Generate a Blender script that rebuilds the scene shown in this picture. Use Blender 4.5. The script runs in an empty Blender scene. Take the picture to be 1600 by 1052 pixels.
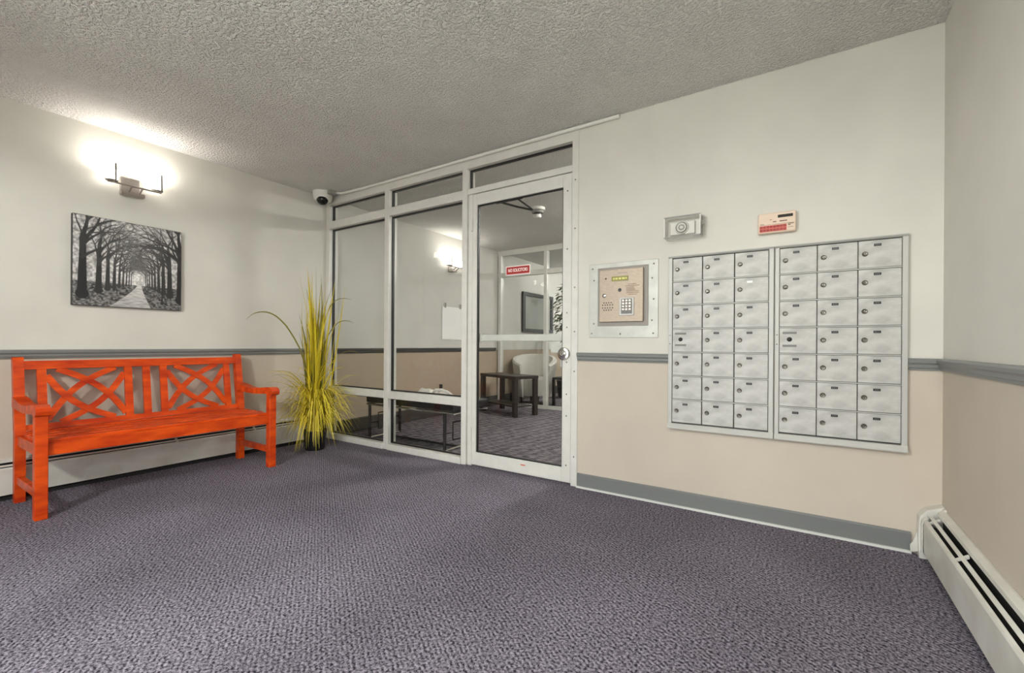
import bpy, bmesh, math, random
import numpy as np
from mathutils import Vector, Matrix
random.seed(7); np.random.seed(7)
PI = math.pi
S = bpy.context.scene
COL = S.collection

# ------------------------------------------------------------------ camera
F_PX = 695.756
cd = bpy.data.cameras.new('camera'); cam = bpy.data.objects.new('camera', cd); COL.objects.link(cam)
cd.sensor_fit = 'HORIZONTAL'; cd.sensor_width = 36.0; cd.lens = F_PX / 1600 * 36.0
cd.shift_x = 0.45 / 1600; cd.shift_y = 12.32 / 1600
cd.clip_start = 0.02; cd.clip_end = 200
cam.matrix_world = (Matrix.Translation((4.0654, -2.769, 0.9603)) @ Matrix.Rotation(0.5765, 4, 'Z')
                    @ Matrix.Rotation(PI / 2, 4, 'X') @ Matrix.Rotation(0.0065, 4, 'Z'))
S.camera = cam

# ------------------------------------------------------------------ sky, exposure
SKY_STRENGTH = 4.6
w = bpy.data.worlds.new('sky'); S.world = w; w.use_nodes = True
bg = w.node_tree.nodes['Background']
bg.inputs[0].default_value = (0.95, 0.975, 1.0, 1); bg.inputs[1].default_value = SKY_STRENGTH
S.view_settings.view_transform = 'Standard'; S.view_settings.look = 'None'
S.view_settings.gamma = 1.0; S.view_settings.use_curve_mapping = False
S.view_settings.exposure = 0.22
SCONCE_EMIT = 9.0
SCONCE_BULB_EMIT = 300.0      # wall sconce glass
FILL_GLOBE_EMIT = 250.0       # unseen ceiling globes added to brighten the lobby
PORCH_EMIT = 460.0
VESTIBULE_FILL_EMIT = 85.0  # unseen globe added to throw more light from the right

# portal that tells the renderer where the sky comes in (adds no light)
def portal(loc, rot, sx, sy):
    l = bpy.data.lights.new('daylight_portal', 'AREA'); l.shape = 'RECTANGLE'; l.size = sx; l.size_y = sy
    l.cycles.is_portal = True
    o = bpy.data.objects.new('daylight_portal', l); COL.objects.link(o); o.location = loc; o.rotation_euler = rot
    return o
portal((2.85, -3.42, 1.1), (PI / 2, 0, 0), 3.1, 2.2)

# ------------------------------------------------------------------ room dimensions (metres)
W, H = 4.607, 2.44
YF, YB = -3.3, 7.2          # front (street) wall, far wall beyond the lobby
RAIL0, RAIL1 = 0.853, 0.908

# ------------------------------------------------------------------ materials
MATS = {}
def nodes(m): return m.node_tree.nodes, m.node_tree.links
def pbsdf(name, col, rough=0.5, metal=0.0, spec=0.5):
    m = bpy.data.materials.new(name); m.use_nodes = True
    b = m.node_tree.nodes['Principled BSDF']
    b.inputs['Base Color'].default_value = (*col, 1); b.inputs['Roughness'].default_value = rough
    b.inputs['Metallic'].default_value = metal; b.inputs['Specular IOR Level'].default_value = spec
    MATS[name] = m; return m
def srgb(r, g, b):
    f = lambda c: ((c / 255 + 0.055) / 1.055) ** 2.4 if c > 10 else c / 255 / 12.92
    return (f(r), f(g), f(b))
def add_noise_color(m, c1, c2, scale, detail=4, lo=0.35, hi=0.65, stretch=(1, 1, 1), rot=(0, 0, 0)):
    N, L = nodes(m); b = N['Principled BSDF']
    tc = N.new('ShaderNodeTexCoord'); mp = N.new('ShaderNodeMapping'); mp.inputs['Scale'].default_value = stretch
    mp.inputs['Rotation'].default_value = rot
    nz = N.new('ShaderNodeTexNoise'); nz.inputs['Scale'].default_value = scale; nz.inputs['Detail'].default_value = detail
    cr = N.new('ShaderNodeValToRGB'); cr.color_ramp.elements[0].position = lo; cr.color_ramp.elements[1].position = hi
    cr.color_ramp.elements[0].color = (*c1, 1); cr.color_ramp.elements[1].color = (*c2, 1)
    L.new(tc.outputs['Object'], mp.inputs[0]); L.new(mp.outputs[0], nz.inputs[0]); L.new(nz.outputs[0], cr.inputs[0])
    L.new(cr.outputs[0], b.inputs['Base Color'])
    return tc, mp, nz, cr
def add_bump(m, scale, strength, dist=0.01, detail=3, stretch=(1, 1, 1), kind='NOISE'):
    N, L = nodes(m); b = N['Principled BSDF']
    tc = N.new('ShaderNodeTexCoord'); mp = N.new('ShaderNodeMapping'); mp.inputs['Scale'].default_value = stretch
    if kind == 'NOISE':
        nz = N.new('ShaderNodeTexNoise'); nz.inputs['Detail'].default_value = detail; out = nz.outputs[0]
    else:
        nz = N.new('ShaderNodeTexVoronoi'); out = nz.outputs['Distance']
    nz.inputs['Scale'].default_value = scale
    bp = N.new('ShaderNodeBump'); bp.inputs['Strength'].default_value = strength; bp.inputs['Distance'].default_value = dist
    L.new(tc.outputs['Object'], mp.inputs[0]); L.new(mp.outputs[0], nz.inputs[0]); L.new(out, bp.inputs['Height'])
    L.new(bp.outputs[0], b.inputs['Normal'])
    return bp

def wall_mat(name, c, dc=0.03):
    m = pbsdf(name, c, 0.6, 0, 0.3)
    add_noise_color(m, tuple(max(0, v * (1 - dc)) for v in c), tuple(min(1, v * (1 + dc)) for v in c), 3.0, 5)
    add_bump(m, 160, 0.10, 0.002, 3, (1, 1, 1))
    return m
wall_mat('paint_upper', srgb(212, 209, 199))
wall_mat('paint_lobby', srgb(206, 204, 196))
wall_mat('paint_lower', srgb(198, 187, 171))
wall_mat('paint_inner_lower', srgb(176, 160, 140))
m = wall_mat('ceiling_texture', srgb(242, 239, 233))
def ceiling_nodes(m):
    N, L = nodes(m); b = N['Principled BSDF']
    tc = N.new('ShaderNodeTexCoord')
    n1 = N.new('ShaderNodeTexNoise'); n1.inputs['Scale'].default_value = 68; n1.inputs['Detail'].default_value = 2.5; n1.inputs['Roughness'].default_value = 0.55
    r1 = N.new('ShaderNodeValToRGB'); r1.color_ramp.elements[0].position = 0.42; r1.color_ramp.elements[1].position = 0.66
    v1 = N.new('ShaderNodeTexNoise'); v1.inputs['Scale'].default_value = 150; v1.inputs['Detail'].default_value = 2
    mx = N.new('ShaderNodeMath'); mx.operation = 'MULTIPLY_ADD'; mx.inputs[1].default_value = 0.25
    bp = N.new('ShaderNodeBump'); bp.inputs['Strength'].default_value = 1.0; bp.inputs['Distance'].default_value = 0.014
    L.new(tc.outputs['Object'], n1.inputs[0]); L.new(tc.outputs['Object'], v1.inputs[0])
    L.new(n1.outputs[0], r1.inputs[0]); L.new(v1.outputs[0], mx.inputs[0]); L.new(r1.outputs[0], mx.inputs[2])
    L.new(mx.outputs[0], bp.inputs['Height']); L.new(bp.outputs[0], b.inputs['Normal'])
    b.inputs['Roughness'].default_value = 0.9
ceiling_nodes(m)

def carpet(name, dark, light, rib_rot, rib_scale, fleck_scale, rib_amt):
    m = pbsdf(name, dark, 0.95, 0, 0.1)
    N, L = nodes(m); b = N['Principled BSDF']
    tc = N.new('ShaderNodeTexCoord')
    mp = N.new('ShaderNodeMapping'); mp.inputs['Rotation'].default_value = (0, 0, rib_rot)
    wv = N.new('ShaderNodeTexWave'); wv.wave_type = 'BANDS'; wv.bands_direction = 'X'
    wv.inputs['Scale'].default_value = rib_scale; wv.inputs['Distortion'].default_value = 1.2
    wv.inputs['Detail'].default_value = 2; wv.inputs['Detail Scale'].default_value = 4
    nz = N.new('ShaderNodeTexNoise'); nz.inputs['Scale'].default_value = fleck_scale; nz.inputs['Detail'].default_value = 3; nz.inputs['Roughness'].default_value = 0.75
    n2 = N.new('ShaderNodeTexNoise'); n2.inputs['Scale'].default_value = 2.2; n2.inputs['Detail'].default_value = 3
    L.new(tc.outputs['Object'], mp.inputs[0]); L.new(mp.outputs[0], wv.inputs[0])
    L.new(tc.outputs['Object'], nz.inputs[0]); L.new(tc.outputs['Object'], n2.inputs[0])
    a = N.new('ShaderNodeMath'); a.operation = 'MULTIPLY_ADD'; a.inputs[1].default_value = rib_amt
    L.new(wv.outputs['Fac'], a.inputs[0])
    r = N.new('ShaderNodeMapRange'); r.inputs[1].default_value = 0.38; r.inputs[2].default_value = 0.64; r.inputs[3].default_value = 0; r.inputs[4].default_value = 1 - rib_amt
    L.new(nz.outputs[0], r.inputs[0]); L.new(r.outputs[0], a.inputs[2])
    cr = N.new('ShaderNodeValToRGB'); cr.color_ramp.elements[0].position = 0.12; cr.color_ramp.elements[1].position = 0.95
    cr.color_ramp.elements[0].color = (*dark, 1); cr.color_ramp.elements[1].color = (*light, 1)
    L.new(a.outputs[0], cr.inputs[0])
    hs = N.new('ShaderNodeMapRange'); hs.inputs[1].default_value = 0.3; hs.inputs[2].default_value = 0.7; hs.inputs[3].default_value = 0.88; hs.inputs[4].default_value = 1.1
    L.new(n2.outputs[0], hs.inputs[0])
    mu = N.new('ShaderNodeVectorMath'); mu.operation = 'SCALE'
    L.new(cr.outputs[0], mu.inputs[0]); L.new(hs.outputs[0], mu.inputs['Scale']); L.new(mu.outputs[0], b.inputs['Base Color'])
    bp = N.new('ShaderNodeBump'); bp.inputs['Strength'].default_value = 0.6; bp.inputs['Distance'].default_value = 0.004
    L.new(a.outputs[0], bp.inputs['Height']); L.new(bp.outputs[0], b.inputs['Normal'])
    return m
carpet('carpet_vestibule', srgb(34, 30, 40), srgb(164, 157, 169), -0.98, 21, 100, 0.22)
m = carpet('carpet_lobby', srgb(50, 46, 52), srgb(150, 142, 146), 0.15, 3, 60, 0.2)
for n in m.node_tree.nodes:
    if n.type == 'TEX_NOISE' and n.inputs['Scale'].default_value == 60:
        mp = m.node_tree.nodes.new('ShaderNodeMapping'); mp.inputs['Scale'].default_value = (0.16, 1.0, 1)
        mp.inputs['Rotation'].default_value = (0, 0, 0.25)
        tc = m.node_tree.nodes.new('ShaderNodeTexCoord')
        m.node_tree.links.new(tc.outputs['Object'], mp.inputs[0]); m.node_tree.links.new(mp.outputs[0], n.inputs[0])

pbsdf('trim_grey', srgb(122, 124, 121), 0.4)
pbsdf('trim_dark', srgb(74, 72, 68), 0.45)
pbsdf('base_grey', srgb(116, 118, 116), 0.45)
pbsdf('base_strip', srgb(214, 214, 208), 0.5)
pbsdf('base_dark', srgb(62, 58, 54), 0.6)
m = pbsdf('frame_paint', srgb(216, 214, 205), 0.38); add_noise_color(m, srgb(210, 208, 200), srgb(216, 214, 206), 14, 3)
pbsdf('gasket', srgb(22, 21, 20), 0.5)
m = pbsdf('heater_enamel', srgb(210, 208, 198), 0.4); add_noise_color(m, srgb(198, 195, 184), srgb(214, 212, 203), 6, 4)
pbsdf('heater_fin', srgb(105, 104, 102), 0.5, 0.7)
pbsdf('heater_shade', srgb(28, 27, 26), 0.8)  # near-black that paints shade into the heater's openings
m = pbsdf('orange_wood', srgb(196, 66, 22), 0.35, 0, 0.3)
add_noise_color(m, srgb(166, 36, 5), srgb(230, 88, 18), 7, 6, 0.25, 0.75, (3, 0.8, 3))
m = pbsdf('mail_aluminium', srgb(206, 205, 200), 0.55, 0.1); add_noise_color(m, srgb(166, 164, 159), srgb(194, 193, 187), 11, 6, 0.32, 0.62, (1, 1, 2.2))
m = pbsdf('mail_frame', srgb(186, 185, 179), 0.45, 0.1)
pbsdf('mail_gap', srgb(70, 68, 66), 0.7)
pbsdf('lock_metal', srgb(120, 116, 108), 0.3, 0.85)
pbsdf('black_plate', srgb(18, 18, 18), 0.4)
pbsdf('plate_mark', srgb(120, 120, 116), 0.5)
pbsdf('grey_label', srgb(118, 117, 112), 0.5)
pbsdf('white_plate', srgb(240, 240, 236), 0.4)
pbsdf('chrome', srgb(215, 213, 208), 0.16, 1.0)
pbsdf('white_metal', srgb(196, 194, 188), 0.5, 0.2)
pbsdf('chrome_dark_reflection', srgb(90, 86, 84), 0.22, 0.9)  # chrome with its dark reflections put into the colour
pbsdf('satin_metal', srgb(178, 170, 162), 0.35, 0.8)
pbsdf('dark_metal', srgb(46, 44, 42), 0.4, 0.4)
m = pbsdf('intercom_bronze', srgb(168, 152, 134), 0.42, 0.35); add_noise_color(m, srgb(158, 142, 124), srgb(176, 160, 142), 40, 3, 0.3, 0.7, (1, 1, 8))
pbsdf('intercom_recess', srgb(140, 134, 126), 0.5, 0.2)
m = pbsdf('steel_plate', srgb(196, 194, 184), 0.4, 0.3); add_noise_color(m, srgb(170, 169, 161), srgb(186, 185, 177), 9, 4)
m = pbsdf('lcd_green', srgb(122, 118, 14), 0.3)
m.node_tree.nodes['Principled BSDF'].inputs['Emission Color'].default_value = (*srgb(170, 165, 30), 1)
m.node_tree.nodes['Principled BSDF'].inputs['Emission Strength'].default_value = 0.05
pbsdf('lcd_text', srgb(214, 210, 110), 0.4)
pbsdf('lcd_dark', srgb(52, 48, 40), 0.6, 0, 0.2)
pbsdf('beige_plastic', srgb(222, 200, 178), 0.45)
pbsdf('red_button', srgb(150, 24, 16), 0.4)
pbsdf('red_window', srgb(206, 96, 78), 0.45)
pbsdf('brown_print', srgb(120, 92, 70), 0.6)
pbsdf('white_plastic', srgb(226, 224, 216), 0.35)
pbsdf('grey_plastic', srgb(150, 148, 142), 0.45)
m = pbsdf('dome_dark', srgb(14, 14, 13), 0.08)
pbsdf('black_plastic', srgb(20, 20, 20), 0.45)
pbsdf('soil', srgb(44, 36, 28), 0.95)
for i, c in enumerate([(208, 186, 30), (176, 160, 26), (226, 206, 62), (120, 114, 28), (232, 218, 96)]):
    m = pbsdf('grass_%d' % i, srgb(*c), 0.45)
m = pbsdf('black_vinyl', srgb(24, 24, 28), 0.45); add_bump(m, 90, 0.15, 0.002)
m = pbsdf('white_cloth', srgb(226, 222, 214), 0.9); add_bump(m, 30, 0.4, 0.01)
m = pbsdf('dark_wood', srgb(62, 50, 42), 0.45); add_noise_color(m, srgb(34, 27, 23), srgb(54, 43, 36), 8, 5, 0.3, 0.7, (1, 8, 8))
m = pbsdf('tree_bark', srgb(92, 82, 72), 0.9); add_bump(m, 30, 0.6, 0.01)
for i, c in enumerate([(70, 82, 52), (120, 128, 96), (178, 182, 160)]): pbsdf('tree_leaf_%d' % i, srgb(*c), 0.5)
pbsdf('paper', srgb(246, 245, 241), 0.8)
pbsdf('sign_red', srgb(150, 26, 22), 0.45)
pbsdf('sign_white', srgb(240, 226, 220), 0.5)
m = pbsdf('concrete', srgb(160, 158, 150), 0.9); add_noise_color(m, srgb(190, 188, 180), srgb(212, 210, 202), 5, 6)
pbsdf('picture_matte', srgb(150, 150, 142), 0.5)

def glass_mat(name, tint=(0.96, 0.97, 0.965), ior=1.3):
    m = bpy.data.materials.new(name); m.use_nodes = True; N, L = nodes(m)
    N.remove(N['Principled BSDF']); out = N['Material Output']
    t = N.new('ShaderNodeBsdfTransparent'); t.inputs[0].default_value = (*tint, 1)
    g = N.new('ShaderNodeBsdfGlossy'); g.inputs['Roughness'].default_value = 0.0
    fr = N.new('ShaderNodeFresnel'); fr.inputs['IOR'].default_value = ior
    mx = N.new('ShaderNodeMixShader')
    # the Fresnel node inverts its IOR on back faces; undo that so a thin sheet reflects alike from both sides
    ge = N.new('ShaderNodeNewGeometry'); mr = N.new('ShaderNodeMapRange'); mr.inputs[3].default_value = ior; mr.inputs[4].default_value = 1 / ior
    L.new(ge.outputs['Backfacing'], mr.inputs[0]); L.new(mr.outputs[0], fr.inputs['IOR'])
    L.new(fr.outputs[0], mx.inputs[0]); L.new(t.outputs[0], mx.inputs[1]); L.new(g.outputs[0], mx.inputs[2]); L.new(mx.outputs[0], out.inputs[0])
    MATS[name] = m; return m
glass_mat('glass'); glass_mat('clear_plastic', (0.975, 0.975, 0.97), 1.4)
def emit_mat(name, col, strength):
    m = pbsdf(name, (0.9, 0.9, 0.88), 0.4); b = m.node_tree.nodes['Principled BSDF']
    b.inputs['Emission Color'].default_value = (*col, 1); b.inputs['Emission Strength'].default_value = strength
emit_mat('sconce_glass', (1.0, 0.95, 0.88), SCONCE_EMIT)
emit_mat('sconce_bulb', (1.0, 0.95, 0.88), SCONCE_BULB_EMIT)
emit_mat('fill_globe_glass', (1.0, 0.97, 0.93), FILL_GLOBE_EMIT)
emit_mat('vestibule_fill_globe', (1.0, 0.97, 0.93), VESTIBULE_FILL_EMIT)
emit_mat('porch_glass', (1.0, 0.98, 0.95), PORCH_EMIT)

# ------------------------------------------------------------------ geometry helpers
def box(bm, x0, x1, y0, y1, z0, z1, bev=0.0, seg=1):
    r = bmesh.ops.create_cube(bm, size=1.0)
    vs = r['verts']
    for v in vs:
        v.co = Vector(((x0 + x1) / 2 + v.co.x * (x1 - x0), (y0 + y1) / 2 + v.co.y * (y1 - y0), (z0 + z1) / 2 + v.co.z * (z1 - z0)))
    if bev > 0:
        es = list({e for v in vs for e in v.link_edges})
        bmesh.ops.bevel(bm, geom=es, offset=bev, segments=seg, profile=0.5, affect='EDGES')
    return bm
def frame_for(d):
    d = Vector(d).normalized(); up = Vector((0, 0, 1)) if abs(d.z) < 0.95 else Vector((1, 0, 0))
    a = d.cross(up).normalized(); b = a.cross(d).normalized(); return a, b
def tube(bm, pts, r, seg=8, closed=False, caps=True):
    pts = [Vector(p) for p in pts]; n = len(pts); rings = []
    rad = r if isinstance(r, (list, tuple)) else [r] * n
    pa = None
    for i, p in enumerate(pts):
        if closed: t = pts[(i + 1) % n] - pts[i - 1]
        else: t = pts[min(i + 1, n - 1)] - pts[max(i - 1, 0)]
        t.normalize()
        if pa is None: a, b = frame_for(t)
        else:
            a = (pa - t * pa.dot(t)).normalized(); b = t.cross(a) * -1
            b = a.cross(t).normalized()
        pa = a
        rings.append([bm.verts.new(p + (a * math.cos(k * 2 * PI / seg) + b * math.sin(k * 2 * PI / seg)) * rad[i]) for k in range(seg)])
    for i in range(n if closed else n - 1):
        A, B = rings[i], rings[(i + 1) % n]
        for k in range(seg):
            bm.faces.new((A[k], A[(k + 1) % seg], B[(k + 1) % seg], B[k]))
    if caps and not closed:
        bm.faces.new(rings[0][::-1]); bm.faces.new(rings[-1])
    return bm
def lathe(bm, prof, center, axis=(0, 0, 1), seg=24):
    """prof: list of (radius, height along axis)"""
    ax = Vector(axis).normalized(); a, b = frame_for(ax); c = Vector(center); rings = []
    for r, h in prof:
        if r < 1e-6: rings.append([bm.verts.new(c + ax * h)])
        else: rings.append([bm.verts.new(c + ax * h + (a * math.cos(k * 2 * PI / seg) + b * math.sin(k * 2 * PI / seg)) * r) for k in range(seg)])
    for A, B in zip(rings, rings[1:]):
        if len(A) == 1 and len(B) == 1: continue
        for k in range(seg):
            if len(A) == 1: bm.faces.new((A[0], B[(k + 1) % seg], B[k]))
            elif len(B) == 1: bm.faces.new((A[k], A[(k + 1) % seg], B[0]))
            else: bm.faces.new((A[k], A[(k + 1) % seg], B[(k + 1) % seg], B[k]))
    if len(rings[0]) > 1: bm.faces.new(rings[0][::-1])
    if len(rings[-1]) > 1: bm.faces.new(rings[-1])
    bmesh.ops.recalc_face_normals(bm, faces=bm.faces[:])
    return bm
def ribbon(bm, pts, width, thick, normal):
    """rectangular section swept along pts, broad side facing normal"""
    n = Vector(normal).normalized(); pts = [Vector(p) for p in pts]; rings = []
    wd = width if isinstance(width, (list, tuple)) else [width] * len(pts)
    for i, p in enumerate(pts):
        t = (pts[min(i + 1, len(pts) - 1)] - pts[max(i - 1, 0)]).normalized(); s = n.cross(t).normalized()
        h = wd[i] / 2
        rings.append([bm.verts.new(p + s * h * a + n * thick / 2 * b) for a, b in ((1, 1), (-1, 1), (-1, -1), (1, -1))])
    for A, B in zip(rings, rings[1:]):
        for k in range(4): bm.faces.new((A[k], A[(k + 1) % 4], B[(k + 1) % 4], B[k]))
    bm.faces.new(rings[0][::-1]); bm.faces.new(rings[-1])
    bmesh.ops.recalc_face_normals(bm, faces=bm.faces[:])
    return bm
def prism(bm, poly, axis, a0, a1):
    """poly: 2-D points in the plane normal to axis ('x': (y,z), 'y': (x,z), 'z': (x,y))"""
    def P(u, v, a): return {'x': (a, u, v), 'y': (u, a, v), 'z': (u, v, a)}[axis]
    A = [bm.verts.new(P(u, v, a0)) for u, v in poly]; B = [bm.verts.new(P(u, v, a1)) for u, v in poly]
    n = len(poly)
    for k in range(n): bm.faces.new((A[k], A[(k + 1) % n], B[(k + 1) % n], B[k]))
    bm.faces.new(A[::-1]); bm.faces.new(B)
    bmesh.ops.recalc_face_normals(bm, faces=bm.faces[:])
    return bm
NB = bmesh.new
OFF = {}
def link(name, me, parent=None, loc=None):
    o = bpy.data.objects.new(name, me); COL.objects.link(o)
    if parent is not None:
        o.parent = parent; OFF[o] = OFF.get(parent, Vector((0, 0, 0))).copy()
    else: OFF[o] = Vector((0, 0, 0))
    if loc is not None: o.location = loc; OFF[o] = OFF[o] + Vector(loc)
    return o
def mesh(name, bm, mats, smooth=False, off=None):
    if off is not None: bmesh.ops.translate(bm, verts=bm.verts[:], vec=-Vector(off))
    me = bpy.data.meshes.new(name); bm.to_mesh(me); bm.free()
    for mt in (mats if isinstance(mats, (list, tuple)) else [mats]): me.materials.append(MATS[mt])
    if smooth:
        me.polygons.foreach_set('use_smooth', [True] * len(me.polygons))
        try: me.set_sharp_from_angle(angle=math.radians(38))
        except Exception: pass
    return me
def obj(name, bm, mat, parent=None, smooth=False, label=None):
    """world-space bmesh -> mesh object (child keeps its place)"""
    off = OFF.get(parent, Vector((0, 0, 0))) if parent is not None else None
    o = link(name, mesh(name, bm, mat, smooth, off), parent)
    if label: o['label'] = label
    return o
def tag(o, label=None, cat=None, group=None, kind=None):
    if label: o['label'] = label
    if cat: o['category'] = cat
    if group: o['group'] = group
    if kind: o['kind'] = kind
    return o
def thing(name, label, cat, loc=(0, 0, 0), group=None, kind=None):
    o = link(name, None, None, loc); o.empty_display_size = 0.05
    return tag(o, label, cat, group, kind)
def bx(*a, **k): return box(NB(), *a, **k)

# ------------------------------------------------------------------ the shell
def two_tone(name, x0, x1, y0, y1, inner=False, label='', parent=None):
    """a wall whose paint changes at the chair rail"""
    bm = NB(); box(bm, x0, x1, y0, y1, 0, RAIL0 + 0.02); n0 = len(bm.faces)
    box(bm, x0, x1, y0, y1, RAIL0 + 0.02, H)
    bm.faces.ensure_lookup_table()
    for i, f in enumerate(bm.faces): f.material_index = 0 if i < n0 else 1
    o = obj(name, bm, ['paint_inner_lower' if inner else 'paint_lower', 'paint_lobby' if inner else 'paint_upper'])
    return tag(o, label, 'wall', kind='structure')
tag(obj('floor', bx(-0.1, W + 0.1, YF - 0.1, 0.05, -0.1, 0), 'carpet_vestibule'), 'ribbed purple-grey carpet of the mail vestibule', 'floor', kind='structure')
tag(obj('floor_lobby', bx(-0.1, W + 0.1, 0.05, YB + 0.1, -0.1, 0.0), 'carpet_lobby'), 'dark streaked carpet tiles of the lobby behind the glass', 'floor', kind='structure')
tag(obj('ceiling', bx(-0.1, W + 0.1, YF - 0.1, YB + 0.1, H, H + 0.1), 'ceiling_texture'), 'textured grey-white popcorn ceiling', 'ceiling', kind='structure')
two_tone('wall_left', -0.1, 0, YF - 0.1, 0.05, label='pale grey and beige wall behind the orange bench')
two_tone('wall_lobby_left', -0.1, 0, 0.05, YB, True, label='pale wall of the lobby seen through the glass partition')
two_tone('wall_right', W, W + 0.1, YF - 0.1, YB, label='grey wall on the right above the baseboard heater')
two_tone('wall_back', 2.80, W, 0, 0.12, label='pale wall carrying the mailboxes and intercom')
# far wall with a window opening
FX0, FX1, FZ0, FZ1 = -0.05, 1.2, 0.95, 2.15
fw = thing('wall_far', 'far wall of the lobby with a bright window', 'wall', (2.3, YB, 0), kind='structure')
for a in ((FX1, W, 0, H), (0, FX1, 0, FZ0), (0, FX1, FZ1, H)): obj('wall_panel', bx(a[0], a[1], YB, YB + 0.1, a[2], a[3]), 'paint_upper', fw)
# street wall behind the camera: glazed entrance
EX0, EX1, EZ = 1.3, 4.4, 2.2
sw = thing('wall_front', 'street wall with the glazed entrance', 'wall', (2.3, YF, 0), kind='structure')
for a in ((-0.1, EX0, 0, H), (EX1, W + 0.1, 0, H), (EX0, EX1, EZ, H)): obj('wall_panel', bx(a[0], a[1], YF - 0.1, YF, a[2], a[3]), 'paint_upper', sw)
en = thing('window_2', 'glazed entrance with pale metal mullions', 'window', (2.1, YF, 0), kind='structure')
MX = [EX0, 2.235, 2.590, 3.48, EX1 - 0.06]
for x in MX: obj('mullion', bx(x, x + 0.06, YF - 0.08, YF - 0.02, 0, EZ), 'frame_paint', en)
for z0, z1 in ((0, 0.12), (0.95, 1.0), (EZ - 0.06, EZ)): obj('rail', bx(EX0 + 0.06, EX1 - 0.06, YF - 0.07, YF - 0.03, z0, z1), 'frame_paint', en)
for x0, x1 in zip(MX, MX[1:]):
    obj('pane', bx(x0 + 0.06, x1, YF - 0.055, YF - 0.047, 0.12, 0.95), 'glass', en); obj('pane', bx(x0 + 0.06, x1, YF - 0.055, YF - 0.047, 1.0, EZ - 0.06), 'glass', en)
tag(obj('ground', bx(-12, 16, -22, YF - 0.1, -0.16, -0.06), 'concrete'), 'concrete pavement outside the entrance', 'ground', kind='structure')

# chair rail: stepped moulding
def rail_profile():   # (distance out of the wall, z)
    return [(0, RAIL0), (0.010, RAIL0), (0.012, RAIL0 + 0.009), (0.017, RAIL0 + 0.012), (0.018, RAIL0 + 0.026), (0.026, RAIL0 + 0.034),
            (0.028, RAIL0 + 0.046), (0.024, RAIL1 - 0.002), (0.016, RAIL1), (0, RAIL1)]
def rail(name, axis, a0, a1, wall, sgn, label, mat='trim_grey'):
    poly = [(wall + sgn * d, z) for d, z in rail_profile()]
    return tag(obj(name, prism(NB(), poly, axis, a0, a1), mat, smooth=False), label, 'chair rail', kind='structure')
rail('trim_1', 'y', YF, -0.0, 0, 1, 'grey moulded chair rail along the bench wall')
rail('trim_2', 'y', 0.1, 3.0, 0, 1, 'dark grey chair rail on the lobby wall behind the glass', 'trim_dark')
rail('trim_3', 'x', 2.80, 3.398, 0, -1, 'short grey chair rail between glass door and mailboxes')
rail('trim_4', 'x', 4.484, W, 0, -1, 'stub of grey chair rail right of the mailboxes')
rail('trim_5', 'y', YF, 0, W, -1, 'grey chair rail above the heater on the right wall')
bb = tag(obj('baseboard_back', prism(NB(), [(0, 0.012), (-0.012, 0.012), (-0.012, 0.088), (-0.006, 0.096), (0, 0.096)], 'x', 2.802, 4.50), 'base_grey'), 'grey baseboard below the mailboxes', 'baseboard', kind='structure')
obj('carpet_strip', bx(2.802, 4.50, -0.022, 0, 0.0, 0.012), 'base_strip', bb)
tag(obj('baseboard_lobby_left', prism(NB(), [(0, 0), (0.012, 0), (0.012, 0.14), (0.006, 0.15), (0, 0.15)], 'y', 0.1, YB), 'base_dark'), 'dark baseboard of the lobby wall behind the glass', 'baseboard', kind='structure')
tag(obj('baseboard_right', bx(W - 0.01, W, 0.12, YB, 0, 0.1), 'base_grey'), 'grey baseboard of the lobby right wall', 'baseboard', kind='structure')

# ------------------------------------------------------------------ glass partition (window_1) and door (door_1)
pt = thing('window_1', 'pale painted metal glass partition left of the glass door', 'window', (1.0, 0, 0), kind='structure')
D0, D1 = 0.0, 0.10       # frame depth
TB = 0.0015
def fr(name, *a): return obj(name, bx(*a, bev=0.003), 'frame_paint', pt)
fr('jamb', 0.0, 0.055, D0, D1, 0, H - 0.001)
fr('jamb', 2.752, 2.80, D0 - 0.008, D1, 0, H - 0.001)
fr('mullion', 0.872, 0.930, D0, D1, 0.0, 2.352)
fr('mullion', 1.786, 1.836, D0 - 0.004, D1, 0.0, 2.352)
fr('door_jamb', 1.838, 1.882, D0 + 0.012, D1, 0.0, 2.145)
fr('head', 0.055, 2.752, D0, D1, 2.352, H - 0.001)
for x0, x1 in ((0.055, 0.872), (0.930, 1.786)):
    fr('transom', x0, x1, D0, D1, 2.115, 2.19)
    fr('sash_rail', x0, x1, D0, D1, 0.462, 0.53)
    fr('sill', x0, x1, D0 - 0.012, D1, 0, 0.055)
fr('transom', 1.836, 2.752, D0, D1, 2.145, 2.19)
GY = 0.05
def pane(x0, x1, z0, z1):
    # gasket: black line round the glass, then a painted stop, then the pane
    g = NB(); t = 0.010
    for a in ((x0, x0 + t, z0, z1), (x1 - t, x1, z0, z1), (x0 + t, x1 - t, z0, z0 + t), (x0 + t, x1 - t, z1 - t, z1)):
        box(g, a[0], a[1], GY - 0.012, GY + 0.012, a[2], a[3])
    obj('gasket', g, 'gasket', pt)
    obj('pane', bx(x0 + 0.004, x1 - 0.004, GY - 0.003, GY + 0.003, z0 + 0.004, z1 - 0.004), 'glass', pt)
for x0, x1 in ((0.055, 0.872), (0.930, 1.786)):
    pane(x0, x1, 0.055, 0.462); pane(x0, x1, 0.53, 2.115); pane(x0, x1, 2.19, 2.352)
pane(1.836, 2.752, 2.19, 2.352)

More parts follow.
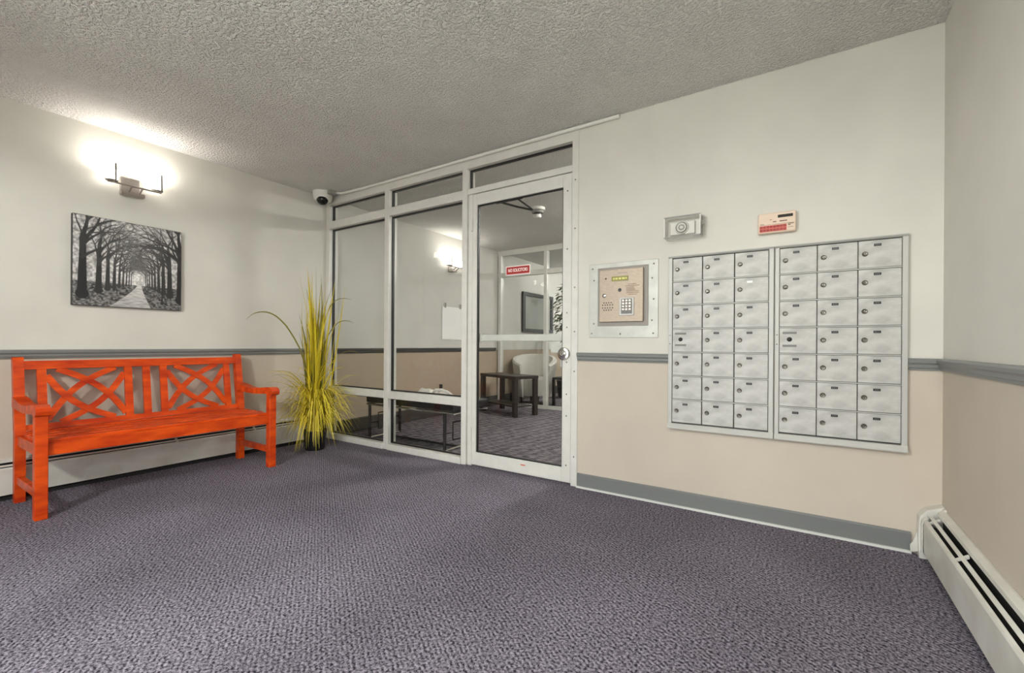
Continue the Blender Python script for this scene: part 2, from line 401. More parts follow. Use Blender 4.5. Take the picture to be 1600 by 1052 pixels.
dr = thing('door_1', 'glass door with pale metal frame and round lock', 'door', (2.31, 0, 0), kind='structure')
DY0, DY1 = 0.006, 0.05
def dp(name, *a, mat='frame_paint', bev=0.003): return obj(name, bx(*a, bev=bev), mat, dr)
dp('stile', 1.887, 1.928, DY0, DY1, 0.012, 2.14)
st = dp('stile', 2.678, 2.746, DY0, DY1, 0.012, 2.14)
dp('rail', 1.928, 2.678, DY0, DY1, 0.012, 0.112)
dp('rail', 1.928, 2.678, DY0, DY1, 2.052, 2.14)
g = NB(); t = 0.008
for a in ((1.928, 1.928 + t, 0.112, 2.052), (2.678 - t, 2.678, 0.112, 2.052), (1.936, 2.67, 0.112, 0.112 + t), (1.936, 2.67, 2.052 - t, 2.052)):
    box(g, a[0], a[1], 0.018, 0.036, a[2], a[3])
obj('gasket', g, 'gasket', dr)
obj('pane', bx(1.93, 2.676, 0.024, 0.030, 0.114, 2.05), 'glass', dr)
for x0, x1, z0, z1 in ((1.936, 2.675, 0.985, 1.035),):
    obj('push_bar', bx(x0, x1, 0.06, 0.085, z0, z1, bev=0.006, seg=2), 'frame_paint', dr)
obj('bar_bracket', bx(1.89, 1.945, 0.051, 0.075, 0.975, 1.045, bev=0.004), 'frame_paint', dr)
obj('latch_housing', bx(2.56, 2.70, 0.055, 0.10, 0.90, 0.955, bev=0.006), 'frame_paint', dr)
obj('latch_plate', bx(2.64, 2.70, 0.051, 0.09, 0.80, 0.86, bev=0.004), 'frame_paint', dr)
k = obj('lock', lathe(NB(), [(0.0, -0.034), (0.012, -0.034), (0.014, -0.028), (0.022, -0.024), (0.026, -0.014), (0.040, -0.012), (0.046, -0.004), (0.046, 0.006)], (2.694, 0.0, 0.898), (0, 1, 0), 28), 'chrome', dr, True, 'round polished lock escutcheon')
obj('keyhole', bx(2.6925, 2.6955, -0.0365, -0.033, 0.891, 0.905), 'gasket', k)
for z in (0.13, 0.47, 0.62, 0.84, 1.08, 1.18, 1.62, 2.02):
    obj('screw', lathe(NB(), [(0.0, -0.003), (0.004, -0.003), (0.006, 0.001)], (2.712, DY0, z), (0, 1, 0), 8), 'lock_metal', dr)
for z in (0.2, 0.78, 1.05, 1.35, 1.75, 2.08):
    obj('screw', lathe(NB(), [(0.0, -0.003), (0.004, -0.003), (0.006, 0.001)], (2.776, -0.008, z), (0, 1, 0), 8), 'lock_metal', pt)
for z in (0.25, 1.1, 1.9):
    obj('hinge', tube(NB(), [(1.884, 0.0, z - 0.05), (1.884, 0.0, z + 0.05)], 0.007, 8), 'frame_paint', dr, True)
obj('bottom_sticker', bx(2.345, 2.385, DY0 - 0.0012, DY0 + 0.001, 0.075, 0.083), 'red_window', dr, label='tiny red sticker')
# closer on the lobby side
cl = obj('closer_body', bx(2.05, 2.30, 0.052, 0.10, 2.06, 2.115, bev=0.008), 'dark_metal', dr)
obj('closer_arm', tube(NB(), [(2.08, 0.10, 2.075), (2.14, 0.26, 2.07), (2.20, 0.40, 2.07)], 0.008, 6), 'dark_metal', dr, True)
obj('closer_arm', tube(NB(), [(2.20, 0.40, 2.075), (2.17, 0.11, 2.13)], 0.007, 6), 'dark_metal', dr, True)

# cable raceway along the ceiling
rc = tag(obj('cable_raceway', tube(NB(), [(0.26, -0.06, 2.425), (0.30, -0.035, 2.424), (0.6, -0.016, 2.424), (3.07, -0.016, 2.424), (3.085, -0.016, 2.424)], 0.013, 10), 'white_plastic', smooth=True),
         'thin white cable raceway where the ceiling meets the glass partition', 'raceway')

# ------------------------------------------------------------------ baseboard heaters
def heater(name, wall, sgn, y0, y1, label, zt=0.235, cap_near=True, seams=()):
    t = thing(name, label, 'heater', (wall + sgn * 0.04, (y0 + y1) / 2, 0))
    X = lambda d: wall + sgn * d
    def pr(nm, poly, a0=y0, a1=y1, mat='heater_enamel'):
        return obj(nm, prism(NB(), [(X(d), z) for d, z in poly], 'y', a0, a1), mat, t)
    pr('back_plate', [(0.001, 0.02), (0.006, 0.02), (0.006, zt - 0.012), (0.024, zt - 0.014), (0.027, zt - 0.022), (0.030, zt - 0.022), (0.028, zt - 0.008), (0.008, zt), (0.001, zt)])
    pr('front_panel', [(0.072, 0.036), (0.075, 0.036), (0.078, 0.150), (0.078, zt - 0.056), (0.074, zt - 0.048), (0.066, zt - 0.046), (0.066, zt - 0.049), (0.073, zt - 0.052), (0.075, zt - 0.058), (0.075, 0.150)])
    pr('damper', [(0.043, zt - 0.036), (0.054, zt - 0.043), (0.055, zt - 0.040), (0.044, zt - 0.033)])
    pr('slot_shade_board', [(0.007, 0.03), (0.012, 0.03), (0.012, zt - 0.085), (0.070, zt - 0.085), (0.070, zt - 0.080), (0.012, zt - 0.080), (0.012, zt - 0.02), (0.007, zt - 0.02)], mat='heater_shade')  # dark board added to paint the shade inside the slot
    obj('pipe', tube(NB(), [(X(0.04), y0, 0.10), (X(0.04), y1, 0.10)], 0.011, 8), 'satin_metal', t, True)
    fin = mesh('fin', bx(-0.026, 0.026, -0.0006, 0.0006, -0.045, 0.045), 'heater_fin')
    n = int((y1 - y0) / 0.03)
    ff = NB()
    for i in range(n):
        y = y0 + 0.06 + (y1 - y0 - 0.12) * i / (n - 1)
        box(ff, X(0.04) - 0.026, X(0.04) + 0.026, y - 0.0006, y + 0.0006, 0.055, 0.145)
    tag(obj('fin_pack', ff, 'heater_fin', t), kind='stuff')
    pr('toe_gap_shade', [(0.001, 0.0), (0.05, 0.0), (0.05, 0.022), (0.001, 0.022)], mat='heater_shade')  # dark filler painting the shaded gap below the panel
    for yy in seams:
        pr('bracket', [(0.030, zt - 0.026), (0.066, zt - 0.049), (0.066, zt - 0.056), (0.030, zt - 0.036)], yy - 0.008, yy + 0.008)
    return t, pr
t, pr = heater('baseboard_heater', 0, 1, YF + 0.02, -0.16, 'long low baseboard heater behind the orange bench', zt=0.245, seams=(-1.3, -0.72))
pr('end_cap', [(0.001, 0.005), (0.082, 0.03), (0.082, 0.195), (0.06, 0.225), (0.02, 0.25), (0.001, 0.25)], -0.16, -0.11)
t, pr = heater('baseboard_heater', W, -1, YF + 0.02, -0.075, 'open-topped baseboard heater under the right wall, dented end cap', zt=0.235, seams=(-0.12, -0.52))
pr('end_cap', [(0.001, 0.0), (0.086, 0.0), (0.090, 0.10), (0.086, 0.185), (0.074, 0.205), (0.060, 0.222), (0.004, 0.245), (0.001, 0.245)], -0.055, -0.002)
pr('end_cap_flange', [(0.001, 0.225), (0.024, 0.212), (0.026, 0.218), (0.006, 0.243), (0.001, 0.243)], -0.085, -0.055)
pr('end_cap_flange', [(0.060, 0.190), (0.076, 0.178), (0.0795, 0.165), (0.0795, 0.03), (0.082, 0.03), (0.083, 0.165), (0.079, 0.182), (0.063, 0.198)], -0.085, -0.055)
pr('end_cap_tab', [(0.086, 0.02), (0.112, 0.012), (0.114, 0.045), (0.104, 0.06), (0.090, 0.11), (0.088, 0.10)], -0.030, -0.024)

# ------------------------------------------------------------------ orange bench
bn = thing('garden_bench', 'orange wooden bench with crossed lattice backrest', 'bench', (0.36, -1.515, 0))
OW = 'orange_wood'
YL, YR = -2.139, -0.889
def xb(z): return 0.150 if z < 0.40 else 0.150 - (z - 0.40) * 0.145
def backpt(y, z, d=0.0): return Vector((xb(z) + d, y, z))
BNRM = Vector((1, 0, 0.145)).normalized()
for y in (YL, YR):
    poly = [(0.126, 0.0), (0.174, 0.0), (0.176, 0.40), (xb(0.86) + 0.024, 0.85), (xb(0.86) + 0.018, 0.862), (xb(0.86) - 0.018, 0.864), (xb(0.86) - 0.024, 0.858), (0.126, 0.40)]
    obj('rear_leg', prism(NB(), poly, 'y', y - 0.023, y + 0.023), OW, bn)
    x0 = 0.605 if y == YL else 0.597
    bm = NB(); box(bm, x0, x0 + 0.052, y - 0.026, y + 0.026, 0.0, 0.567, bev=0.003); obj('front_leg', bm, OW, bn)
    # arm with dip and scroll
    top = [(0.135, 0.628), (0.20, 0.622), (0.30, 0.604), (0.40, 0.598), (0.50, 0.606), (0.60, 0.617), (0.65, 0.617), (0.678, 0.605), (0.688, 0.585), (0.682, 0.566), (0.660, 0.556), (0.64, 0.562)]
    bot = [(0.60, 0.566), (0.50, 0.560), (0.40, 0.555), (0.30, 0.558), (0.20, 0.566), (0.135, 0.568)]
    bm = prism(NB(), top + bot, 'y', y - 0.030, y + 0.030)
    obj('arm', bm, OW, bn)
    obj('side_stretcher', bx(0.172, x0 + 0.004, y - 0.016, y + 0.016, 0.112, 0.156, bev=0.003), OW, bn)
    obj('side_apron', bx(0.172, x0 + 0.004, y - 0.014, y + 0.014, 0.338, 0.398, bev=0.003), OW, bn)
ya, yb_ = YL + 0.022, YR - 0.022
obj('front_apron', bx(0.606, 0.632, ya, yb_, 0.336, 0.404, bev=0.003), OW, bn)
obj('rear_apron', bx(0.135, 0.160, ya, yb_, 0.34, 0.40, bev=0.003), OW, bn)
obj('seat_bearer', bx(0.16, 0.606, -1.53, -1.50, 0.345, 0.398), OW, bn)
xs = np.linspace(0.192, 0.566, 5)
for i, x in enumerate(xs):
    wd = 0.067
    obj('seat_slat', bx(x - wd / 2 + 0.002, x + wd / 2 - 0.002, ya - 0.02 if 0 < i < 4 else ya, yb_ + 0.02 if 0 < i < 4 else yb_, 0.396, 0.420, bev=0.006, seg=2), OW, bn)
obj('top_rail', ribbon(NB(), [backpt(ya, 0.812), backpt(yb_, 0.812)], 0.052, 0.03, BNRM), OW, bn)
obj('bottom_rail', ribbon(NB(), [backpt(ya, 0.436), backpt(yb_, 0.436)], 0.034, 0.028, BNRM), OW, bn)
for y in (-2.040, -1.615, -1.512, -1.410, -0.978):
    obj('back_slat', ribbon(NB(), [backpt(y, 0.45), backpt(y, 0.79)], 0.042, 0.02, BNRM), OW, bn)
def arc(p0, p1, bow, d):
    p0 = np.array(p0); p1 = np.array(p1); dv = p1 - p0; n = np.array([-dv[1], dv[0]]) / np.hypot(*dv)
    pts = []
    for t in np.linspace(0, 1, 13):
        q = p0 + dv * t + n * bow * math.sin(PI * t)
        pts.append(backpt(q[0], q[1], d))
    return pts
for (a, b) in ((-2.020, -1.635), (-1.390, -0.998)):
    z0, z1 = 0.452, 0.786
    obj('lattice_slat', ribbon(NB(), arc((a + 0.05, z1), (b, z0 + 0.02), 0.045, 0.003), 0.036, 0.014, BNRM), OW, bn)
    obj('lattice_slat', ribbon(NB(), arc((a, z1 - 0.04), (b - 0.06, z0), -0.045, 0.003), 0.036, 0.014, BNRM), OW, bn)
    obj('lattice_slat', ribbon(NB(), arc((b - 0.05, z1), (a, z0 + 0.02), -0.045, -0.003), 0.036, 0.014, BNRM), OW, bn)
    obj('lattice_slat', ribbon(NB(), arc((b, z1 - 0.04), (a + 0.06, z0), 0.045, -0.003), 0.036, 0.014, BNRM), OW, bn)

# ------------------------------------------------------------------ potted grass
PX, PY = 0.375, -0.355
pl = thing('potted_grass', 'tall yellow ornamental grass in a small black pot', 'plant', (PX, PY, 0))
obj('pot', lathe(NB(), [(0.0, 0.0), (0.078, 0.0), (0.082, 0.01), (0.098, 0.165), (0.102, 0.168), (0.102, 0.178), (0.092, 0.178), (0.090, 0.15), (0.0, 0.15)], (PX, PY, 0), (0, 0, 1), 28), 'black_plastic', pl, True)
obj('soil', lathe(NB(), [(0.0, 0.158), (0.06, 0.158), (0.089, 0.151), (0.0, 0.1505)], (PX, PY, 0), (0, 0, 1), 16), 'soil', pl)
def blade_mesh(name, pts, wmax, mat, twist=0.0):
    """tapered folded ribbon along pts (local coords, bending in the x-z plane)"""
    bm = NB(); n = len(pts); L = []; 
    for i, p in enumerate(pts):
        t = i / (n - 1); wd = wmax * (0.55 + 0.45 * math.sin(min(1, t * 2.2) * PI / 2)) * (1 - t ** 2.2) + 0.0008
        p = Vector(p); tg = (Vector(pts[min(i + 1, n - 1)]) - Vector(pts[max(i - 1, 0)])).normalized()
        s = Vector((0, 1, 0)); s = (Matrix.Rotation(twist * t, 3, tg) @ s)
        nn = tg.cross(s).normalized() * wd * 0.25
        L.append((bm.verts.new(p + s * wd / 2), bm.verts.new(p - nn), bm.verts.new(p - s * wd / 2)))
    for A, B in zip(L, L[1:]):
        bm.faces.new((A[0], A[1], B[1], B[0])); bm.faces.new((A[1], A[2], B[2], B[1]))
    return mesh(name, bm, mat, True)
def curve_pts(length, lean0, bend, n=9):
    pts = [(0, 0, 0)]; a = lean0; st_ = length / (n - 1); x = z = 0
    for i in range(n - 1):
        x += math.sin(a) * st_; z += math.cos(a) * st_; a += bend * ((i + 1) / (n - 1)) ** 1.3 * 2 / (n - 1)
        pts.append((x, 0, z))
    return pts
rnd = random.Random(11)
TALL, ARCH = [], []
for i in range(26):
    Lh = rnd.uniform(0.8, 1.6); ln0 = rnd.uniform(-0.03, 0.15)
    TALL.append((blade_mesh('leaf', curve_pts(Lh, ln0, rnd.uniform(-0.12, 0.42) if ln0 < 0.1 else rnd.uniform(-0.25, 0.1)), rnd.uniform(0.014, 0.032), 'grass_%d' % rnd.choice((0, 0, 1, 3, 3, 2)), rnd.uniform(-1.5, 1.5)), Lh))
for i in range(34):
    Lh = rnd.uniform(0.32, 0.62); ARCH.append((blade_mesh('leaf', curve_pts(Lh, rnd.uniform(0.25, 1.0), rnd.uniform(1.0, 2.4), 11), rnd.uniform(0.008, 0.014), 'grass_%d' % rnd.choice((0, 2, 2, 4, 0, 1)), rnd.uniform(-0.8, 0.8)), Lh))
def reach(az, room=0.30):
    """how far a leaf may lean towards the walls (x=0 and y=0)"""
    dx, dy = math.cos(az), math.sin(az); r = 9
    if dx < -0.02: r = min(r, (PX - 0.04) / -dx)
    if dy > 0.02: r = min(r, (-PY - 0.04) / dy)
    if dy < -0.02: r = min(r, 0.44 / -dy)
    return r
def put_leaf(me, az, sc, base, tilt=0.0):
    o = link('leaf', me, pl); o.location = base; o.rotation_euler = (0, tilt, az); o.scale = (sc, sc, sc)
    return o
def ext(me): return max(v.co.x for v in me.vertices)
def drop(me): return me.vertices[len(me.vertices) - 2].co.z
for i in range(128):
    me, Lh = rnd.choice(TALL); az = rnd.uniform(0, 2 * PI); r0 = rnd.uniform(0, 0.085); a0 = rnd.uniform(0, 2 * PI)
    sc = min(1.0, reach(az) / (ext(me) + 0.05)) * rnd.uniform(0.70, 1.0)
    put_leaf(me, az, sc, (r0 * math.cos(a0), r0 * math.sin(a0), 0.15))
for i in range(168):
    me, Lh = rnd.choice(ARCH); az = rnd.uniform(0, 2 * PI); r0 = rnd.uniform(0.02, 0.08)
    sc = min(1.0, reach(az) / (ext(me) + 0.08)) * rnd.uniform(0.75, 1.0)
    z = rnd.uniform(0.16, 0.48) if i % 4 else rnd.uniform(0.3, 0.68)
    z = max(z, (0.15 if i % 4 else 0.06) - drop(me) * sc)
    put_leaf(me, az, sc, (r0 * math.cos(az), r0 * math.sin(az), z))
def wild(pts, wd, mat):
    o = obj('leaf', NB(), mat, pl); bm = NB(); n = len(pts)
    C0 = [Vector(p) for p in pts]; P = []
    for a in range(len(C0) - 1):
        p0, p1, p2, p3 = C0[max(a - 1, 0)], C0[a], C0[a + 1], C0[min(a + 2, len(C0) - 1)]
        for t in (0, 0.34, 0.67):
            P.append(0.5 * (2 * p1 + (p2 - p0) * t + (2 * p0 - 5 * p1 + 4 * p2 - p3) * t * t + (3 * p1 - p0 - 3 * p2 + p3) * t ** 3))
    P.append(C0[-1]); n = len(P); L = []
    for i, p in enumerate(P):
        t = i / (n - 1); tg = (P[min(i + 1, n - 1)] - P[max(i - 1, 0)]).normalized(); s = tg.cross(Vector((0.6, -0.8, 0))).normalized()
        ww = wd * (1 - t ** 3) + 0.001
        L.append((bm.verts.new(p + s * ww / 2), bm.verts.new(p + s.cross(tg) * ww * 0.2), bm.verts.new(p - s * ww / 2)))
    for A, B in zip(L, L[1:]):
        bm.faces.new((A[0], A[1], B[1], B[0])); bm.faces.new((A[1], A[2], B[2], B[1]))
    bmesh.ops.translate(bm, verts=bm.verts[:], vec=-Vector((PX, PY, 0))); bm.to_mesh(o.data); bm.free()
wild([(PX - 0.04, PY - 0.04, 0.4), (0.29, -0.42, 0.82), (0.25, -0.52, 1.06), (0.22, -0.60, 1.17), (0.19, -0.67, 1.22), (0.165, -0.74, 1.225), (0.15, -0.80, 1.20), (0.14, -0.845, 1.15)], 0.012, 'grass_3')
wild([(PX, PY, 0.4), (0.40, -0.30, 0.9), (0.46, -0.22, 1.12), (0.53, -0.16, 1.17), (0.60, -0.12, 1.15)], 0.008, 'grass_3')
wild([(PX, PY, 0.4), (0.42, -0.33, 1.0), (0.47, -0.27, 1.30), (0.53, -0.2, 1.37), (0.60, -0.14, 1.36)], 0.008, 'grass_3')
# fine loose strands
sb = NB()
for i in range(420):
    az = rnd.uniform(0, 2 * PI); R_ = min(reach(az), rnd.uniform(0.12, 0.40) + 0.08 * (i % 4 == 0)); z0 = rnd.uniform(0.17, 0.40); zt = z0 + rnd.uniform(0.06, 0.24); ze = max(0.05, zt - rnd.uniform(0.08, 0.36))
    p = []
    for t in np.linspace(0, 1, 9):
        p.append(Vector((PX + math.cos(az) * (0.03 + (R_ - 0.03) * t), PY + math.sin(az) * (0.03 + (R_ - 0.03) * t), z0 + (zt - z0) * math.sin(min(1, t * 1.7) * PI / 2) + (ze - zt) * max(0, (t - 0.45) / 0.55) ** 1.7)))
    prev = None
    for q, t in zip(p, np.linspace(0, 1, 9)):
        s_ = Vector((-math.sin(az), math.cos(az), 0.25)) * 0.0040 * (1.08 - t ** 2)
        cur = (sb.verts.new(q + s_), sb.verts.new(q - s_))
        if prev: sb.faces.new((prev[0], prev[1], cur[1], cur[0]))
        prev = cur
tag(obj('fine_strands', sb, 'grass_2', pl), kind='stuff')

# ------------------------------------------------------------------ canvas print of a tree avenue
def draw_print(Wp, Hp):
    rg = np.random.RandomState(3)
    img = np.full((Hp, Wp), 0.62)
    yy, xx = np.mgrid[0:Hp, 0:Wp]; u = xx / Wp; v = 1 - yy / Hp
    hz, vx = 0.27, 0.575
    def vn(nx, ny):
        g = rg.rand(ny + 2, nx + 2); gx = u * nx; gy = v * ny; i = gx.astype(int); j = gy.astype(int); fx = gx - i; fy = gy - j
        return (g[j, i] * (1 - fx) + g[j, i + 1] * fx) * (1 - fy) + (g[j + 1, i] * (1 - fx) + g[j + 1, i + 1] * fx) * fy
    img = 0.60 + 0.30 * (vn(60, 60) - 0.5) * 2 + 0.25 * np.exp(-((u - vx) ** 2 / 0.05 + (v - 0.5) ** 2 / 0.09))
    gr = v < hz
    img[gr] = (0.22 + 0.5 * (vn(70, 90) - 0.4))[gr]
    def seg(x0, y0, x1, y1, w0, w1, val):
        # coordinates in (u, v), width in u
        X0, Y0, X1, Y1 = x0 * Wp, (1 - y0) * Hp, x1 * Wp, (1 - y1) * Hp
        m_ = max(w0, w1) * Wp + 2
        a0, a1 = int(max(0, min(X0, X1) - m_)), int(min(Wp, max(X0, X1) + m_ + 1)); b0, b1 = int(max(0, min(Y0, Y1) - m_)), int(min(Hp, max(Y0, Y1) + m_ + 1))
        if a1 <= a0 or b1 <= b0: return
        X, Y = np.meshgrid(np.arange(a0, a1), np.arange(b0, b1)); dx, dy = X1 - X0, Y1 - Y0; L2 = dx * dx + dy * dy + 1e-6
        t = np.clip(((X - X0) * dx + (Y - Y0) * dy) / L2, 0, 1)
        d = np.hypot(X - X0 - t * dx, Y - Y0 - t * dy); r = (w0 + (w1 - w0) * t) * Wp / 2
        a = np.clip(r - d + 0.6, 0, 1); img[b0:b1, a0:a1] = img[b0:b1, a0:a1] * (1 - a) + val * a
    def branch(x, y, ang, ln, wd, dep, val, curl):
        if dep == 0 or ln < 0.012: return
        a = ang; n = 3; cx, cy = x, y
        for i in range(n):
            nx = cx + math.cos(a) * ln / n; ny = cy + math.sin(a) * ln / n
            seg(cx, cy, nx, ny, wd * (1 - 0.18 * i), wd * (1 - 0.18 * (i + 1)), val); cx, cy = nx, ny; a += curl + rg.uniform(-0.18, 0.18)
        for s in (-1, 1):
            if rg.rand() < 0.93: branch(cx, cy, a + s * rg.uniform(0.2, 0.6), ln * rg.uniform(0.6, 0.85), wd * 0.55, dep - 1, min(0.34, val + 0.035), curl)
    # path
    top = (vx - 0.02, vx + 0.02); 
    t = np.clip((hz - v) / hz, 0, 1)
    lo = top[0] + (0.30 - top[0]) * t ** 1.25; hi = top[1] + (0.69 - top[1]) * t ** 1.25
    pa = (v < hz) & (u > lo) & (u < hi)
    img[pa] = (0.72 + 0.3 * (vn(30, 120) - 0.5) - 0.15 * t)[pa]
    trees = [(-1, s) for s in (0.10, 0.13, 0.17, 0.22, 0.28, 0.36, 0.47, 0.62, 0.9)] + [(1, s) for s in (0.10, 0.13, 0.17, 0.22, 0.28, 0.36, 0.47, 0.62, 0.9)]
    trees.sort(key=lambda q: q[1])
    for sd, s in trees:
        off = (0.50 if sd < 0 else 0.415) * (s ** 0.85) / (0.9 ** 0.85); bxx = vx + sd * off; by = hz - 0.155 * s / 0.9 + 0.02
        tw = 0.092 * s ; val = 0.05 + 0.1 * (1 - s); ln = 0.56 * s + 0.08
        seg(bxx, by, bxx - sd * 0.0, by + 0.05 * s, tw * 1.35, tw, val); seg(bxx, by, bxx - sd * 0.005, by + ln, tw, tw * 0.62, val); branch(bxx - sd * 0.005, by + ln, PI / 2 + sd * 0.05, 0.22 * s + 0.05, tw * 0.62, 4, val + 0.02, sd * 0.05); branch(bxx - sd * 0.005, by + ln * 0.97, PI / 2 + sd * 0.45, 0.22 * s + 0.05, tw * 0.5, 4, val + 0.02, sd * 0.08)
        for kk in range(5 if s > 0.2 else 3):
            hh = by + ln * rg.uniform(0.6, 1.0); branch(bxx, hh, PI / 2 + sd * rg.uniform(-0.25, 0.95), 0.20 * s + 0.05, tw * 0.38, 5 if s > 0.25 else 4, val + 0.04, sd * 0.10)
    seg(0.80, 0.075, 0.80, 0.42, 0.012, 0.008, 0.08); seg(0.80, 0.07, 0.80, 0.14, 0.025, 0.016, 0.08); seg(0.80, 0.42, 0.80, 0.46, 0.022, 0.022, 0.12)
    seg(0.37, 0.16, 0.37, 0.21, 0.012, 0.01, 0.1); seg(0.40, 0.165, 0.45, 0.15, 0.02, 0.012, 0.1); seg(0.66, 0.19, 0.66, 0.30, 0.010, 0.006, 0.12)
    return np.clip(img, 0.03, 0.95)
m = pbsdf('canvas_print', (0.5, 0.5, 0.5), 0.6); N, L = nodes(m)
at = N.new('ShaderNodeAttribute'); at.attribute_name = 'print'; L.new(at.outputs['Color'], N['Principled BSDF'].inputs['Base Color'])
pbsdf('canvas_edge', srgb(60, 57, 55), 0.7)
CY0, CY1, CZ0, CZ1 = -1.890, -1.272, 1.204, 1.812
cv = thing('canvas_picture', 'black and white canvas print of a tree-lined park path', 'picture', (0.017, -1.58, CZ0))
obj('stretcher', bx(0.001, 0.032, CY0, CY1, CZ0, CZ1, bev=0.002), 'canvas_edge', cv)
NW, NH = 250, 230
im = draw_print(NW, NH)
gy = np.linspace(CY0 + 0.003, CY1 - 0.003, NW); gz = np.linspace(CZ1 - 0.003, CZ0 + 0.003, NH)
vv = np.empty((NH, NW, 3)); vv[..., 0] = 0.0332; vv[..., 1] = gy[None, :]; vv[..., 2] = gz[:, None]
vv -= np.array(OFF[cv])
idx = np.arange(NW * NH).reshape(NH, NW)
fc = np.stack([idx[:-1, :-1], idx[1:, :-1], idx[1:, 1:], idx[:-1, 1:]], -1).reshape(-1, 4)
me = bpy.data.meshes.new('print'); me.from_pydata(vv.reshape(-1, 3).tolist(), [], fc.tolist()); me.update()
ca = me.color_attributes.new('print', 'FLOAT_COLOR', 'POINT')
lin = (im ** 1.5 * 0.95).reshape(-1, 1); colr = np.concatenate([lin, lin * 0.97, lin * 0.93, np.ones_like(lin)], 1)
ca.data.foreach_set('color', colr.astype(np.float32).ravel()); me.materials.append(MATS['canvas_print'])
link('print', me, cv)

# ------------------------------------------------------------------ wall sconces
def sconce(wall, sgn, yc, label, zc=2.05):
    """two-light candle sconce; sgn: direction out of the wall"""
    t = thing('wall_sconce', label, 'wall lamp', (wall, yc, zc), 'two-light wall sconces')
    X = lambda d: wall + sgn * d
    def b(nm, d0, d1, y0, y1, z0, z1, mat='satin_metal', bev=0.003):
        a, c = sorted((X(d0), X(d1))); return obj(nm, bx(a, c, yc + y0, yc + y1, zc + z0, zc + z1, bev=bev), mat, t)
    b('back_plate', 0.0, 0.018, -0.065, 0.045, -0.03, 0.085)
    b('canopy', 0.018, 0.07, -0.072, 0.062, -0.048, -0.020)
    obj('arm', tube(NB(), [(X(0.085), yc - 0.150, zc + 0.012), (X(0.115), yc - 0.125, zc + 0.006), (X(0.118), yc - 0.08, zc + 0.004), (X(0.118), yc + 0.08, zc + 0.004), (X(0.115), yc + 0.125, zc + 0.006), (X(0.085), yc + 0.150, zc + 0.012)], 0.006, 8), 'satin_metal', t, True)
    for y in (-0.03, 0.03): obj('standoff', tube(NB(), [(X(0.06), yc + y, zc - 0.03), (X(0.118), yc + y, zc + 0.002)], 0.006, 8), 'satin_metal', t, True)
    for y in (-0.130, 0.130):
        obj('cup', lathe(NB(), [(0.0, 0.0), (0.020, 0.0), (0.034, 0.006), (0.036, 0.012), (0.0, 0.012)], (X(0.082), yc + y, zc + 0.014), (0, 0, 1), 20), 'satin_metal', t, True)
        obj('glass_shade', lathe(NB(), [(0.0, 0.0), (0.028, 0.0), (0.030, 0.004), (0.030, 0.070), (0.026, 0.070), (0.026, 0.030), (0.0, 0.030)], (X(0.082), yc + y, zc + 0.0265), (0, 0, 1), 20), 'sconce_glass', t, True)
        obj('bulb', lathe(NB(), [(0.0, 0.031), (0.012, 0.031), (0.020, 0.050), (0.021, 0.062), (0.014, 0.074), (0.0, 0.078)], (X(0.082), yc + y, zc + 0.0265), (0, 0, 1), 16), 'sconce_bulb', t, True)
    for y in (-0.118, 0.143):
        obj('pin', tube(NB(), [(X(0.121), yc + y, zc + 0.008), (X(0.121), yc + y, zc + 0.135)], 0.0055, 8), 'lock_metal', t, True)
    return t
sconce(0, 1, -1.575, 'lit two-candle metal wall sconce above the park print')
sconce(0, 1, 1.93, 'lit wall sconce in the lobby behind the glass', 2.0)
sconce(W, -1, -2.7, 'lit wall sconce on the right wall beside the entrance')

# ceiling globes added for fill light, unseen behind the camera and in the lobby
def globe(x, y, label, mat='fill_globe_glass', z=H):
    t = thing('fill_ceiling_lamp', label, 'fill lamp', (x, y, z))
    obj('base', lathe(NB(), [(0.0, 0.0), (0.15, 0.0), (0.15, -0.02), (0.13, -0.03), (0.0, -0.03)], (x, y, z), (0, 0, 1), 28), 'white_plastic', t, True)
    obj('glass_shade', lathe(NB(), [(0.125, -0.03), (0.14, -0.05), (0.12, -0.09), (0.07, -0.115), (0.0, -0.122)], (x, y, z), (0, 0, 1), 28), mat, t, True)
globe(4.38, -2.75, 'added round fill lamp by the entrance in the vestibule corner', 'vestibule_fill_globe')
globe(2.9, 1.9, 'added round fill lamp in the lobby behind the glass')
globe(1.6, 5.2, 'added round fill lamp in the back room of the lobby')

# porch lamp outside the entrance
pc = thing('post_lamp', 'bright globe post lamp outside the entrance', 'post lamp', (2.52, -4.05, -0.06))
obj('glass_globe', lathe(NB(), [(0.0, -0.1)] + [(0.1 * math.sin(a), -0.1 * math.cos(a)) for a in np.linspace(0.2, PI - 0.3, 12)] + [(0.0, 0.098)], (2.52, -4.05, 2.2), (0, 0, 1), 24), 'porch_glass', pc, True)
obj('post', tube(NB(), [(2.52, -4.05, -0.06), (2.52, -4.05, 2.11)], [0.03, 0.018], 10), 'dark_metal', pc, True)
obj('finial', lathe(NB(), [(0.0, 0.0), (0.035, 0.0), (0.03, 0.012), (0.0, 0.02)], (2.52, -4.05, 2.297), (0, 0, 1), 14), 'dark_metal', pc, True)

